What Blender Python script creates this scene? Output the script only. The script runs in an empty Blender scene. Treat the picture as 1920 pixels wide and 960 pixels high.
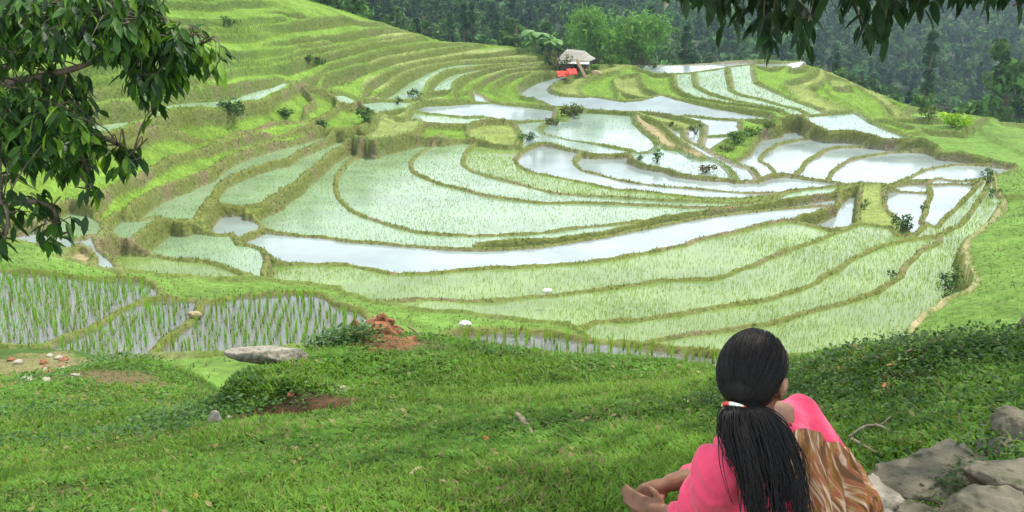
import bpy, bmesh, math, random
import numpy as np
from mathutils import Vector, Matrix
R = np.random.default_rng(7)
random.seed(7)
C = bpy.context.scene.collection
PITCH = math.radians(15.0)
EYE = 1.6                      # the photographer stands with the eye 1.6 m above the lawn
F = 1844.0                     # focal length for a 1920 wide frame
cp, sp = math.cos(PITCH), math.sin(PITCH)

def P(px, py, Y):
    """a point of the place seen at photo position (px, py), Y metres ahead"""
    u = (px - 960) / F; v = (py - 480) / F
    t = Y / (cp - v * sp)
    return np.array([u * t, Y, EYE - (sp + v * cp) * t])

def proj(X, Y, Z):
    """world -> photo position"""
    z = Z - EYE
    d = Y * cp - z * sp
    return 960 + F * X / d, 480 - F * (Y * sp + z * cp) / d

# ---------------------------------------------------------------- noise
def _h(ix, iy, seed):
    n = (ix.astype(np.int64) * 374761393 + iy.astype(np.int64) * 668265263 + seed * 982451653) & 0xffffffff
    n = ((n ^ (n >> 13)) * 1274126177) & 0xffffffff
    return ((n ^ (n >> 16)) & 0xffff) / 65535.0

def vnoise(x, y, seed=0):
    x = np.asarray(x, float); y = np.asarray(y, float)
    ix, iy = np.floor(x), np.floor(y)
    fx, fy = x - ix, y - iy
    fx = fx * fx * (3 - 2 * fx); fy = fy * fy * (3 - 2 * fy)
    a = _h(ix, iy, seed); b = _h(ix + 1, iy, seed); c = _h(ix, iy + 1, seed); d = _h(ix + 1, iy + 1, seed)
    return (a * (1 - fx) + b * fx) * (1 - fy) + (c * (1 - fx) + d * fx) * fy - 0.5

def fbm(x, y, oct=4, seed=0):
    s = 0; a = 1.0
    for k in range(oct):
        s = s + a * vnoise(x * 2 ** k, y * 2 ** k, seed + k); a *= 0.5
    return s

def sstep(a, b, x):
    t = np.clip((x - a) / (b - a + 1e-9), 0, 1)
    return t * t * (3 - 2 * t)

class TPS:
    def __init__(s, pts, lam=0.02):
        pts = np.array(pts, float); s.p = pts[:, :2]; n = len(pts)
        K = s.k(s.p, s.p) + lam * np.eye(n)
        A = np.zeros((n + 3, n + 3)); A[:n, :n] = K; A[:n, n] = 1; A[:n, n + 1:] = s.p; A[n:, :n] = A[:n, n:].T
        s.w = np.linalg.solve(A, np.concatenate([pts[:, 2], [0, 0, 0]]))
    def k(s, a, b):
        r2 = ((a[:, None, :] - b[None]) ** 2).sum(-1)
        return 0.5 * r2 * np.log(r2 + 1e-9) * 1e-2
    def __call__(s, x, y):
        x = np.asarray(x, float); sh = x.shape
        q = np.stack([x.ravel(), np.asarray(y, float).ravel()], 1)
        out = np.empty(len(q))
        for i in range(0, len(q), 60000):
            c = q[i:i + 60000]
            out[i:i + 60000] = s.k(c, s.p) @ s.w[:-3] + s.w[-3] + c @ s.w[-2:]
        return out.reshape(sh)

# ---------------------------------------------------------------- mesh helpers
def np_mesh(name, V, Fc, col=None, smooth=False, link=True, mat=None, parent=None, mi=None):
    V = np.asarray(V, np.float32); Fc = np.asarray(Fc, np.int32)
    me = bpy.data.meshes.new(name)
    n, k = Fc.shape
    me.vertices.add(len(V)); me.vertices.foreach_set('co', V.ravel())
    me.loops.add(n * k); me.loops.foreach_set('vertex_index', Fc.ravel())
    me.polygons.add(n)
    me.polygons.foreach_set('loop_start', np.arange(0, n * k, k, dtype=np.int32))
    me.polygons.foreach_set('loop_total', np.full(n, k, np.int32))
    if smooth: me.polygons.foreach_set('use_smooth', np.ones(n, bool))
    me.update(calc_edges=True)
    if col is not None:
        a = me.color_attributes.new('Col', 'FLOAT_COLOR', 'POINT')
        c = np.ones((len(V), 4), np.float32); c[:, :3] = col
        a.data.foreach_set('color', c.ravel())
    if mat is not None:
        me.materials.append(mat)
    if not link: return me
    return link_obj(name, me, parent)

def link_obj(name, me, parent=None):
    o = bpy.data.objects.new(name, me); C.objects.link(o)
    if parent is not None: o.parent = parent
    return o

def bm_obj(name, bm, mat, parent=None, smooth=True):
    me = bpy.data.meshes.new(name); bm.to_mesh(me); bm.free()
    if smooth:
        for p in me.polygons: p.use_smooth = True
    me.materials.append(mat)
    return link_obj(name, me, parent)

def tag(o, label=None, cat=None, group=None, kind=None):
    if label: o['label'] = label
    if cat: o['category'] = cat
    if group: o['group'] = group
    if kind: o['kind'] = kind
    return o

def empty(name, loc):
    o = bpy.data.objects.new(name, None); C.objects.link(o); o.location = loc
    o.empty_display_size = 0.2
    return o

def rotz(a):
    c, s = np.cos(a), np.sin(a); z = np.zeros_like(c); o = np.ones_like(c)
    return np.stack([np.stack([c, -s, z], -1), np.stack([s, c, z], -1), np.stack([z, z, o], -1)], -2)

def frames(dirs, rollv=None):
    """matrices whose Y axis is dirs"""
    d = dirs / (np.linalg.norm(dirs, axis=1, keepdims=True) + 1e-9)
    up = np.tile(np.array([0, 0, 1.0]), (len(d), 1))
    up[np.abs(d[:, 2]) > 0.97] = (1, 0, 0)
    x = np.cross(d, up); x /= np.linalg.norm(x, axis=1, keepdims=True)
    z = np.cross(x, d)
    if rollv is not None:
        c, s = np.cos(rollv)[:, None], np.sin(rollv)[:, None]
        x, z = x * c + z * s, z * c - x * s
    return np.stack([x, d, z], -1)

def stamp(tv, tf, pos, mats, scale):
    """copies of a template merged into one vertex/face array"""
    n = len(pos)
    sc = np.asarray(scale, float)
    if sc.ndim == 1: sc = sc[:, None].repeat(3, 1)
    V = np.einsum('nij,nkj->nki', mats, tv[None] * sc[:, None, :]) + pos[:, None, :]
    Fc = tf[None] + (np.arange(n) * len(tv))[:, None, None]
    return V.reshape(-1, 3), Fc.reshape(-1, tf.shape[1])

def tube(path, rad, n=8, cap=True):
    path = np.asarray(path, float); m = len(path)
    rad = np.broadcast_to(np.asarray(rad, float), (m,))
    T = np.gradient(path, axis=0); T /= np.linalg.norm(T, axis=1, keepdims=True) + 1e-9
    ref = np.array([0, 0, 1.0]) if abs(T[0][2]) < 0.9 else np.array([1.0, 0, 0])
    V = []
    a = np.cross(T[0], ref); a /= np.linalg.norm(a)
    for i in range(m):
        a = a - T[i] * (a @ T[i]); a /= np.linalg.norm(a) + 1e-9
        b = np.cross(T[i], a)
        th = np.arange(n) * 2 * math.pi / n
        V.append(path[i] + rad[i] * (np.cos(th)[:, None] * a + np.sin(th)[:, None] * b))
    V = np.concatenate(V)
    Fc = []
    for i in range(m - 1):
        for j in range(n):
            Fc.append((i * n + j, i * n + (j + 1) % n, (i + 1) * n + (j + 1) % n, (i + 1) * n + j))
    if cap:
        V = np.concatenate([V, path[:1], path[-1:]])
        c0, c1 = m * n, m * n + 1
        for j in range(n):
            Fc.append((c0, (j + 1) % n, j, c0)); Fc.append((c1, (m - 1) * n + j, (m - 1) * n + (j + 1) % n, c1))
    return V, np.array(Fc)

def tubes_obj(name, lst, mat, parent=None, n=8):
    """several tubes of one part as a single mesh object"""
    bm = bmesh.new()
    for path, rad in lst:
        V, Fc = tube(path, rad, n)
        vs = [bm.verts.new(v) for v in V]
        for f in Fc:
            ids = []
            for i in f:
                if i not in ids: ids.append(i)
            if len(ids) > 2: bm.faces.new([vs[i] for i in ids])
    bmesh.ops.recalc_face_normals(bm, faces=bm.faces)
    return bm_obj(name, bm, mat, parent)

def curve_pts(pts, n=24):
    """Catmull-Rom through points"""
    p = np.asarray(pts, float)
    p = np.concatenate([[2 * p[0] - p[1]], p, [2 * p[-1] - p[-2]]])
    out = []
    m = len(p) - 3
    for s in np.linspace(0, m - 1e-6, n):
        i = int(s); t = s - i
        a, b, c, d = p[i:i + 4]
        out.append(0.5 * ((2 * b) + (c - a) * t + (2 * a - 5 * b + 4 * c - d) * t * t + (3 * b - a - 3 * c + d) * t ** 3))
    return np.array(out)

# ---------------------------------------------------------------- materials
def mat(name):
    m = bpy.data.materials.new(name); m.use_nodes = True
    nt = m.node_tree
    return m, nt, nt.nodes['Principled BSDF']

def nd(nt, kind, **kw):
    n = nt.nodes.new(kind)
    for k, v in kw.items():
        if k in n.inputs: n.inputs[k].default_value = v
        else: setattr(n, k, v)
    return n

def noise_mix(nt, c1, c2, scale, lo=0.4, hi=0.6, detail=4, vec=None):
    n = nd(nt, 'ShaderNodeTexNoise', Scale=scale, Detail=detail)
    if vec is not None: nt.links.new(vec, n.inputs['Vector'])
    else:
        tc = nd(nt, 'ShaderNodeTexCoord'); nt.links.new(tc.outputs['Object'], n.inputs['Vector'])
    r = nd(nt, 'ShaderNodeMapRange'); r.inputs['From Min'].default_value = lo; r.inputs['From Max'].default_value = hi
    nt.links.new(n.outputs['Fac'], r.inputs['Value'])
    mx = nd(nt, 'ShaderNodeMix', data_type='RGBA')
    nt.links.new(r.outputs['Result'], mx.inputs['Factor'])
    for inp, c in ((6, c1), (7, c2)):
        if isinstance(c, tuple): mx.inputs[inp].default_value = (*c, 1)
        else: nt.links.new(c, mx.inputs[inp])
    return mx.outputs[2]

def bump(nt, b, scale, dist, strength=0.6, detail=5):
    tc = nd(nt, 'ShaderNodeTexCoord')
    n = nd(nt, 'ShaderNodeTexNoise', Scale=scale, Detail=detail)
    nt.links.new(tc.outputs['Object'], n.inputs['Vector'])
    bp = nd(nt, 'ShaderNodeBump', Strength=strength, Distance=dist)
    nt.links.new(n.outputs['Fac'], bp.inputs['Height'])
    nt.links.new(bp.outputs['Normal'], b.inputs['Normal'])

def simple_mat(name, c1, c2, scale, rough=0.8, bscale=None, bdist=0.01, lo=0.4, hi=0.6):
    m, nt, b = mat(name)
    nt.links.new(noise_mix(nt, c1, c2, scale, lo, hi), b.inputs['Base Color'])
    b.inputs['Roughness'].default_value = rough
    b.inputs['Specular IOR Level'].default_value = 0.25
    if bscale: bump(nt, b, bscale, bdist)
    return m

def leaf_mat(name, trans=0.35, rough=0.5, spec=0.3):
    """colour from the mesh's own per-leaf colour, light passes through the blade"""
    m, nt, b = mat(name)
    at = nd(nt, 'ShaderNodeAttribute', attribute_name='Col')
    nt.links.new(at.outputs['Color'], b.inputs['Base Color'])
    b.inputs['Roughness'].default_value = rough
    b.inputs['Specular IOR Level'].default_value = spec
    tr = nd(nt, 'ShaderNodeBsdfTranslucent')
    hs = nd(nt, 'ShaderNodeHueSaturation', Hue=0.485, Saturation=1.1, Value=1.3)
    nt.links.new(at.outputs['Color'], hs.inputs['Color']); nt.links.new(hs.outputs['Color'], tr.inputs['Color'])
    mx = nd(nt, 'ShaderNodeMixShader'); mx.inputs[0].default_value = trans
    nt.links.new(b.outputs[0], mx.inputs[1]); nt.links.new(tr.outputs[0], mx.inputs[2])
    nt.links.new(mx.outputs[0], nt.nodes['Material Output'].inputs['Surface'])
    return m
M_leaf = leaf_mat('leaf_green', 0.35)
M_grass = leaf_mat('grass_blade', 0.3, 0.6, 0.15)
M_far = leaf_mat('forest_leaf', 0.2, 0.8, 0.05)
# ================================================================ TERRACES
# ground heights: (px, py, metres ahead) of places read off the photograph, then free points of the land outside it
_ctl = [(1100,340,66),(850,400,55),(750,490,44),(850,555,37),(1000,600,31.6),(1300,625,29.5),(700,420,52),(1000,460,46.5),
 (1200,470,45.5),(1000,520,39.8),(1300,540,37.5),(600,480,44),(560,520,38.5),(1100,590,32.6),(1500,668,27.3),(1640,662,27.2),(680,555,36.5),
 (1500,560,35.5),(1600,480,44.8),(1450,430,50),(1400,370,59),(1300,300,74),(900,300,72),(700,330,64),(1600,600,30.5),
 (200,420,42.5),(60,430,38.5),(60,480,32.5),(225,504,36.2),(100,330,46.5),(200,230,56),(400,130,72),(450,20,86),(350,5,92),
 (0,100,57),(0,250,49),(0,350,44.5),(200,110,62),(300,60,74),(520,130,84.5),(600,150,90),(560,170,84),(560,110,91),(640,72,100),(690,120,98),(700,45,110),(790,78,113),
 (560,24,100),(980,97,116),(1060,125,115),(1300,122,119),(1500,124,119),(1620,168,111),(1750,214,97),(1920,236,92),
 (1100,230,93),(1000,180,104),(850,140,107),(700,200,89.5),(700,240,80.5),(600,170,87.5),(900,260,82),(900,230,90),(800,240,84),(640,260,74.5),(500,250,72),(600,300,67),(300,360,51),(420,300,61),(350,250,64),
 (460,400,53),(350,450,44.5),(450,470,43),(420,535,36.8),(1600,270,80),(1850,310,71),(1600,350,66),(1700,410,55),(1800,400,54),
 (1880,360,58),(1870,460,39),(1820,520,33.5),(1850,590,26),(1700,615,29),(1740,560,32.5),(1850,420,44),(1920,500,34),
 (100,640,20.1),(100,560,23.3),(0,520,25.2),(280,600,21.6),(500,640,19.6),(560,580,21.8),(650,590,21),(550,548,23.3),(300,558,23.4),(0,640,20.1),
 (1050,650,15.1),(1050,620,15.7),(900,640,15.3),(1300,660,14.8),(860,620,15.8)]
def _h_at(px, py, Y):
    q = P(px, py, Y); return (q[0], q[1], q[2] - EYE)
CT = [_h_at(*c) for c in _ctl]
CT += [(x, 19.3, -8.3 - 0.0 * x) for x in (0, 5, 10)] + [(x, 24, -10.1) for x in (1, 7, 13)] + [(x, 27.2, -9.3) for x in (-7, -3)] + [(x, 32, -10.7) for x in (-7, -3, 2)]
CT += [(-20, 28, -8.0), (-14, 28.5, -8.6), (-12, 13, -6.5), (0, 11, -5.9), (8, 11, -6.2), (15, 15, -8), (20, 22, -8.2), (26, 30, -8), (34, 42, -9.5), (42, 60, -12),
       (-12, 142, -14), (2, 145, -16), (22, 145, -19), (40, 142, -23), (54, 128, -24), (62, 110, -25), (72, 96, -26), (66, 75, -19),
       (-30, 140, -8), (-55, 135, 2), (-70, 110, 5), (-60, 80, 1), (-52, 60, -1.5), (-42, 45, -4), (-34, 32, -6), (-26, 20, -7), (-80, 60, 4)]
H_T = TPS(CT)

def hit(px, py, y0=None):
    """first meeting of the line of sight with the smooth hillside"""
    if y0 is None: y0 = 26.0 if px < 720 else 19.5
    ys = np.concatenate([np.arange(y0, 60, 0.2), np.arange(60, 150, 0.4)])
    u = (px - 960) / F; v = (py - 480) / F
    t = ys / (cp - v * sp)
    x = u * t; z = -(sp + v * cp) * t
    g = z - H_T(x, ys)
    k = np.where(g < 0)[0]
    if len(k) == 0 or k[0] == 0:
        k = int(np.argmin(np.abs(g) + (ys < 70) * 50)) if len(k) == 0 else 0; return np.array([x[k], ys[k], H_T(x[k:k+1], ys[k:k+1])[0]])
    k = k[0]; f = g[k - 1] / (g[k - 1] - g[k])
    X = x[k - 1] + f * (x[k] - x[k - 1]); Yy = ys[k - 1] + f * (ys[k] - ys[k - 1])
    return np.array([X, Yy, z[k - 1] + f * (z[k] - z[k - 1])])

# crests of the earth bunds, read off the photograph
BUNDS = '''
1181,124 1240,118 1320,116 1400,113 1500,120 1512,125
1181,124 1200,131 1231,141 1265,139 1302,136 1340,131 1365,126 1411,121 1420,126 1444,129 1475,125 1482,134 1502,134 1512,125
1200,140 1202,158 1210,168 1231,178 1262,185 1300,192
1263,140 1265,162 1278,173 1298,182 1340,190 1386,196 1417,200 1469,208 1486,214
1240,180 1271,187 1323,196 1365,202 1417,209 1448,213 1461,225
1302,137 1305,160 1323,171 1344,179 1386,190 1421,196 1460,206
1365,128 1373,169 1390,177 1419,184 1448,192 1469,198 1500,206 1520,213
1411,122 1419,155 1440,165 1459,173 1475,182 1500,192 1542,206 1552,213
1528,131 1521,140 1500,150 1473,156 1467,163 1480,173 1500,192
1544,129 1548,142 1546,154 1517,165 1515,171 1532,181 1553,192 1575,200 1602,211
1517,165 1540,165 1553,177 1573,190 1605,204 1618,219
1548,142 1567,146 1592,143 1610,145
1546,154 1560,166 1582,167 1594,163 1615,155 1620,166
1512,125 1528,130 1544,129 1575,133 1600,140 1622,155 1640,165 1660,172 1690,183 1725,197 1745,204 1790,208 1850,214 1872,232 1920,237 1990,245
1594,163 1625,178 1650,196 1662,214 1668,228
1640,165 1665,190 1680,205 1692,218 1722,225
1668,228 1722,226 1760,226
1690,218 1700,206 1730,205
1722,243 1740,247 1800,250 1815,240 1835,228 1850,214
1840,245 1855,258 1875,270 1920,290 1990,310
1507,217 1552,213 1602,211 1618,219 1635,229 1666,242 1697,254 1718,262 1739,267 1755,275
1507,217 1511,227 1527,237 1542,244 1553,248
1553,248 1587,247 1614,249 1637,256 1664,262 1718,262
1635,229 1665,228 1722,243 1720,250 1697,254
1461,225 1482,219 1507,217
1461,225 1461,237 1419,250 1415,265 1402,287 1386,300 1379,307
1553,248 1527,250 1490,258 1459,269 1438,281 1423,295 1427,301 1443,310 1456,325
1664,262 1637,265 1603,267 1570,271 1545,281 1520,296 1510,303 1502,314 1489,326
1755,275 1728,277 1697,279 1666,282 1635,289 1599,295 1583,303 1562,318 1551,337
1755,275 1760,284 1801,289 1853,301 1868,306
1868,306 1832,306 1791,305 1760,311 1728,318 1708,330 1682,340
1868,306 1900,312 1905,318 1862,331 1832,335 1791,338 1760,333 1743,338
1181,299 1210,310 1248,316 1268,325 1306,330 1333,333 1379,336 1420,335 1456,325 1493,327 1514,332 1556,337 1591,342 1635,341 1666,343 1682,340 1743,338
1181,299 1183,288 1191,287
1041,222 1020,232 1012,239 1010,243 1022,253 1058,262 1106,268 1148,275 1183,280 1191,287 1215,286 1231,276 1237,274
964,297 981,280 1008,268 1029,269 1054,276 1085,283 1106,289 1183,288
1089,285 1077,297 1079,307 1093,318 1160,335 1195,342 1258,349 1306,352 1368,357 1400,359 1473,358 1556,351 1600,347 1635,341
964,297 975,310 993,320 1040,330 1107,343 1160,354 1202,356 1243,361 1293,367 1340,371 1400,370 1450,365 1500,357
905,260 880,275 869,287 867,300 870,308 887,320 940,335 973,343 1037,360 1107,365 1160,368 1212,372 1264,375 1337,378 1400,378 1450,372 1473,366
832,257 807,275 786,287 773,300 768,310 773,320 827,343 907,363 973,373 1007,378 1097,378 1160,380 1212,382 1291,386 1345,387 1400,379
760,255 735,261 702,270 668,290 647,305 633,326 629,342 629,359 637,372 660,393 673,400 707,412 757,427 780,433 827,437 900,440 973,438 1033,432 1107,422 1187,415 1195,414
897,455 973,448 1033,445 1123,435 1187,420 1195,414 1243,403 1306,395 1358,391 1400,385 1452,376 1493,370 1560,360 1600,351 1635,341
490,427 525,433 577,440 619,444 660,450 712,454 758,458 796,460 853,465 897,466 950,465 967,463 1007,460 1073,452 1140,440 1212,426 1277,414 1337,403 1400,396 1472,389 1522,385 1562,384
897,455 890,460 897,466
760,255 783,247 793,237 790,228 757,223 735,222 700,213
490,427 462,434 437,442 412,441 392,433 350,420 329,416 308,420 300,411
490,427 492,416 475,400 462,389 433,387 402,386 388,402 377,427 392,433
470,388 493,376 527,357 558,336 589,309 620,284 652,267 691,259 702,270
475,400 487,398 510,390 527,378 527,357
-140,330 0,290 100,275 217,250 267,233 317,222 377,210 422,203 458,192 493,186 505,182 540,168 560,160
-140,350 0,325 120,300 250,268 310,250 360,238 402,232 464,220 495,211 527,205 566,203 590,190 560,160
-140,420 60,408 130,372 172,380
172,380 198,355 229,340 271,320 312,303 354,288 397,270 443,257 485,247 522,240 547,235 579,229 606,216 625,207 635,197 629,186 600,172 560,160
233,397 250,380 271,365 312,345 360,328 391,317 422,295 454,282 485,272 506,267 530,262 560,256 600,244 641,240 672,245
365,408 387,376 414,340 443,324 475,313 506,303 537,297 558,284 589,270 610,261 637,249 672,245 691,259
365,408 345,418 329,416
672,245 690,235 700,213
172,380 181,400 194,413 200,436 190,450
233,397 254,406 283,412 300,411
233,397 215,398 194,413
190,450 225,447 256,454 287,466 329,479 360,483 392,487 423,500 442,508 469,521
244,450 262,434 283,420 300,411
127,441 148,450 169,441 183,443 190,450
-140,445 20,410 62,420 100,438 127,441
-140,470 37,452 62,458 83,465 123,464 148,453 163,464 177,481 171,492 120,492 123,464
177,443 187,466 210,487 225,504
225,504 300,512 360,516 430,522 469,521
225,504 180,500 171,492
469,521 504,523 546,529 577,533 608,542 650,548 698,554 717,554 807,558 873,562 940,560 990,552 1040,550 1107,542 1187,533 1250,522 1340,521 1397,500 1467,470 1520,453 1562,437 1583,428 1608,416 1649,422 1670,424 1684,440 1712,438 1737,418
448,456 473,458 494,465 497,483 494,504 498,521
437,442 448,456
496,480 508,482 546,484 577,486 608,491 650,494 671,498 702,503 740,511 800,510 873,503 923,498 1000,498 1057,493 1157,483 1207,472 1285,458 1306,447 1368,435 1420,422 1472,412 1504,403 1535,395 1562,387 1574,378 1583,368 1614,362 1676,359 1741,360
1472,412 1504,416 1535,424 1566,431 1583,428
1562,384 1574,372 1568,362 1593,360 1655,354 1695,346 1743,345
1614,366 1612,378 1610,391 1608,416
1657,364 1655,392 1662,405 1684,420 1700,432 1712,438
1743,338 1743,345 1745,365 1740,380 1735,397 1728,410 1737,418
1840,340 1818,361 1791,391 1762,413 1758,425 1737,418
1743,345 1790,340 1840,340 1862,331
1067,610 1117,598 1190,597 1240,590 1280,585 1380,567 1447,556 1513,533 1567,505 1597,482 1635,467 1655,458 1713,444 1762,440 1800,420 1850,355 1862,331
1130,650 1240,632 1280,625 1380,613 1447,602 1513,583 1562,571 1607,557 1645,544 1687,517 1701,494 1728,467 1763,452 1762,440
1067,610 1010,604 930,596 840,585 760,575 700,566 640,548
1685,660 1699,623 1703,611 1728,592 1753,582 1766,565 1787,556 1807,553 1818,540 1826,525 1818,509 1807,496 1807,482 1799,471 1812,447 1849,424 1864,403 1874,387 1885,374 1874,366 1862,345 1862,331
1685,660 1560,668 1400,668 1240,660 1130,650 1067,610
1874,366 1920,365 2060,362
1045,200 1097,205 1147,208 1185,210 1215,212 1240,214 1271,219 1288,223 1309,229 1321,235
1041,222 1060,226 1075,212 1097,205
1288,216 1334,221 1402,226 1456,226
1271,219 1288,216
1319,256 1340,255 1365,254 1392,250
1390,231 1390,237 1394,246 1365,262 1336,281 1334,285
1321,235 1319,256 1313,273
1239,232 1262,253 1293,278 1325,295 1345,303 1368,320 1379,336
1284,245 1284,262 1313,273 1334,285 1357,296 1379,307 1406,312 1422,326 1420,335
1239,232 1262,238 1284,245 1300,240 1321,235
1191,212 1193,230 1210,247 1231,262 1237,274 1252,280 1277,282 1297,295 1314,299 1325,295
1191,212 1200,218 1220,224 1239,232
675,190 700,187 757,188 807,190 869,191 921,192 952,196 1036,199 1045,200
769,204 796,211 827,215 869,220 907,219 942,225 952,228 1036,225 1041,222 1045,200
769,204 775,196 790,189
757,223 765,218 769,204
790,228 794,233 875,234 900,227 942,225
875,234 876,246 890,256 905,261 932,267 969,271 973,258 971,246 960,229
760,255 798,254 832,257 869,255 905,261
969,271 981,280
671,193 682,204 700,213 723,212 745,207 769,204
600,172 640,173 667,183 675,190 671,193 655,200 635,197
560,160 600,140 614,129 631,123 662,112 693,102 735,94 760,90 800,84 840,86
600,172 606,154 610,146 631,137 662,129 693,123 725,115 760,106 817,97 860,90 910,85
675,190 687,163 709,148 734,135 769,124 800,117 857,108 907,104 933,101 973,95 990,98
700,187 736,160 744,152 761,140 796,128 844,120 875,117 930,114 973,112 1017,110 1035,112
790,189 803,165 805,156 817,146 838,137 880,129 907,123 932,121 990,119 1040,117
850,191 850,169 852,158 863,150 880,142 911,131 942,126 963,125 1015,122 1045,121
886,192 882,173 888,162 911,150 932,142 948,135 982,131 1045,128
957,196 942,183 928,177 921,171 927,160 946,150 960,143 985,138 1010,137
1036,199 1005,187 977,181 969,171 967,162 982,150 1002,141 1021,137 1050,137 1075,134
803,176 821,172 840,172 850,174
867,176 886,172 907,181 921,192
1106,183 1093,184 1060,180 1036,172 1033,162 1043,157 1060,147 1085,137 1095,132 1085,125
1093,184 1093,178 1087,166 1093,155 1110,147 1137,139 1162,134 1181,130
1106,183 1140,188 1170,192 1200,190 1210,188
1158,190 1158,172 1152,162 1150,153 1158,147 1179,142 1200,140
1158,172 1168,176 1189,183 1210,188 1240,180
@-7.25 0,502 23,506 69,508 115,513 172,517 229,518 264,523 286,532 300,544 302,556
@-7.25 -140,654 0,651 46,651 76,644 87,642 115,628 160,615 206,592 241,571 264,562 302,556 332,557 378,560 400,562 431,556 458,548 500,547 546,545 583,546 608,554 625,567 650,573 685,581 705,600
@-7.25 376,562 371,585 357,596 348,608 321,626 298,647 275,667 262,690
@-7.25 -140,500 0,502
-140,20 -140,60 -140,140 -140,215 -140,270 -140,330 -140,420 -140,470
@-7.25 -140,500 -140,560 -140,654 -140,690
@-7.25 -140,690 100,690 262,690 480,705 640,690 705,600
@-5.55 830,620 845,615 907,614 990,614 1057,621 1107,630 1187,637 1220,641 1280,650 1340,655 1430,668 1430,700
@-5.55 830,620 850,665 920,700 1100,705 1430,700 1430,668
-140,262 0,222 80,212 160,200 250,192 330,183 367,175 420,160 480,150 520,146 560,160
-140,150 60,88 200,58 330,43 367,40 400,27 443,20 483,18 520,20 547,27 570,30
-140,80 100,30 287,13 333,10 383,5 420,2
-140,190 60,128 220,88 340,68 400,62 433,59 467,52 520,47 573,42 640,33 668,42
-140,205 60,145 250,102 380,90 440,84 500,80 570,76 620,72 641,69 672,62 714,56 753,53
-140,230 60,168 250,124 400,112 507,112 547,103 593,95 641,89 672,84 693,80 725,74 760,70 787,68
507,125 540,119 575,111 610,106 641,98 672,91 693,86 735,80 790,74
-140,245 60,195 200,165 300,150 400,140 450,141 507,125
440,100 480,96 520,98 560,90 620,82
340,55 420,48 470,38 530,33
640,33 668,42 710,46 753,53 787,68 840,84 910,83 975,93 990,98 1035,112 1085,125 1181,124
'''
# what grows or stands in each field: px, py, kind
#  w clear water  p water with young rice  P same, thicker  t teal water thinly planted  g green rice  y yellowing rice  m mud  s grass slope
SEEDS = '''
1340,122 w 1230,165 g 1280,165 p 1330,160 p 1395,165 p 1440,178 y 1490,170 y 1510,180 y 1560,180 g 1530,140 y 1580,150 y 1600,160 y
1640,210 y 1690,225 y 1760,235 s 1830,260 y 1580,230 t 1480,240 w 1480,270 w 1560,290 w 1700,270 w 1640,310 w 1800,325 w 1130,245 t
1060,273 t 1030,295 w 1150,310 w 1340,348 w 1100,325 p 1000,335 P 900,290 p 850,330 p 720,330 p 800,300 p 780,390 p 700,350 p
600,420 p 560,400 p 850,448 p 1150,428 m 560,460 w 900,480 w 1400,405 w 430,410 w 480,350 p 440,370 p 340,390 p 240,420 p 150,410 p 400,461 p
400,460 p 350,460 p 250,480 P 150,475 m 110,450 w 60,440 w 200,480 w 60,480 s 700,530 P 1000,520 P 1300,490 P 1510,430 P 1550,420 w
1100,575 P 800,570 P 1400,550 P 1500,510 P 1400,590 P 1300,602 P 1600,590 P 1500,620 P 1560,395 w 1590,372 w 1540,372 w 1640,395 y 1700,390 w 1780,380 w
1800,340 w 1720,430 g 1800,440 g 1870,450 s 1750,400 w 1900,345 s
1250,195 w 1290,205 w 1350,240 w 1350,265 w 1260,240 w 1245,260 m 1270,303 t 1250,300 t 1320,318 t 1300,310 t 1330,290 w 1290,290 t 1380,270 g 1410,240 g 1260,225 y 1300,250 w 1400,300 w
900,205 w 850,225 p 920,250 y 840,245 g 760,240 y 730,230 y 730,200 p 700,200 w 750,195 w 660,210 g 650,220 p 640,185 p 
1000,170 w 1060,183 w 1080,195 w 1180,200 w 1140,165 y 1185,165 y 1080,160 y 1130,135 y 1060,145 y
980,165 y 945,170 y 900,175 y 870,165 g 825,165 p 770,165 p 720,160 g 690,175 g 830,180 g 880,182 g 440,175 p 300,215 p
980,120 y 1020,135 s 500,230 g 560,240 g
100,600 N 250,620 N 480,620 N 600,600 N 1050,655 N 350,520 s 250,515 s 500,535 s 420,530 s 750,590 s 700,585 s
480,395 g 515,385 g 660,275 g 400,350 g
'''

bunds, plane = [], []
for l in BUNDS.strip().splitlines():
    q = l.split(); plane.append('w' if q[0] == '#' else float(q[0][1:]) if q[0][0] == '@' else None); q = [p for p in q if p[0] not in '#@']
    bunds.append([tuple(map(float, p.split(','))) for p in q])
def hit_plane(px, py, h):
    u = (px - 960) / F; v = (py - 480) / F
    t = -h / (sp + v * cp)
    return np.array([u * t, (cp - v * sp) * t, h])
# ---- the grid (finer close by)
NU, NV = 960, 900
uu = np.linspace(-0.72, 0.66, NU)
tt = np.linspace(0, 1, NV)
yy = 11.5 + 124 * (0.55 * tt + 0.45 * tt ** 2)
GY = np.repeat(yy[:, None], NU, 1)
GX = uu[None] * (GY + 6.0)
GH = H_T(GX, GY)

def index(x, y):
    y = np.asarray(y, float)
    j = np.interp(y, yy, np.arange(NV))
    i = (np.asarray(x) / (y + 6.0) - uu[0]) / (uu[1] - uu[0])
    return i, j

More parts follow.
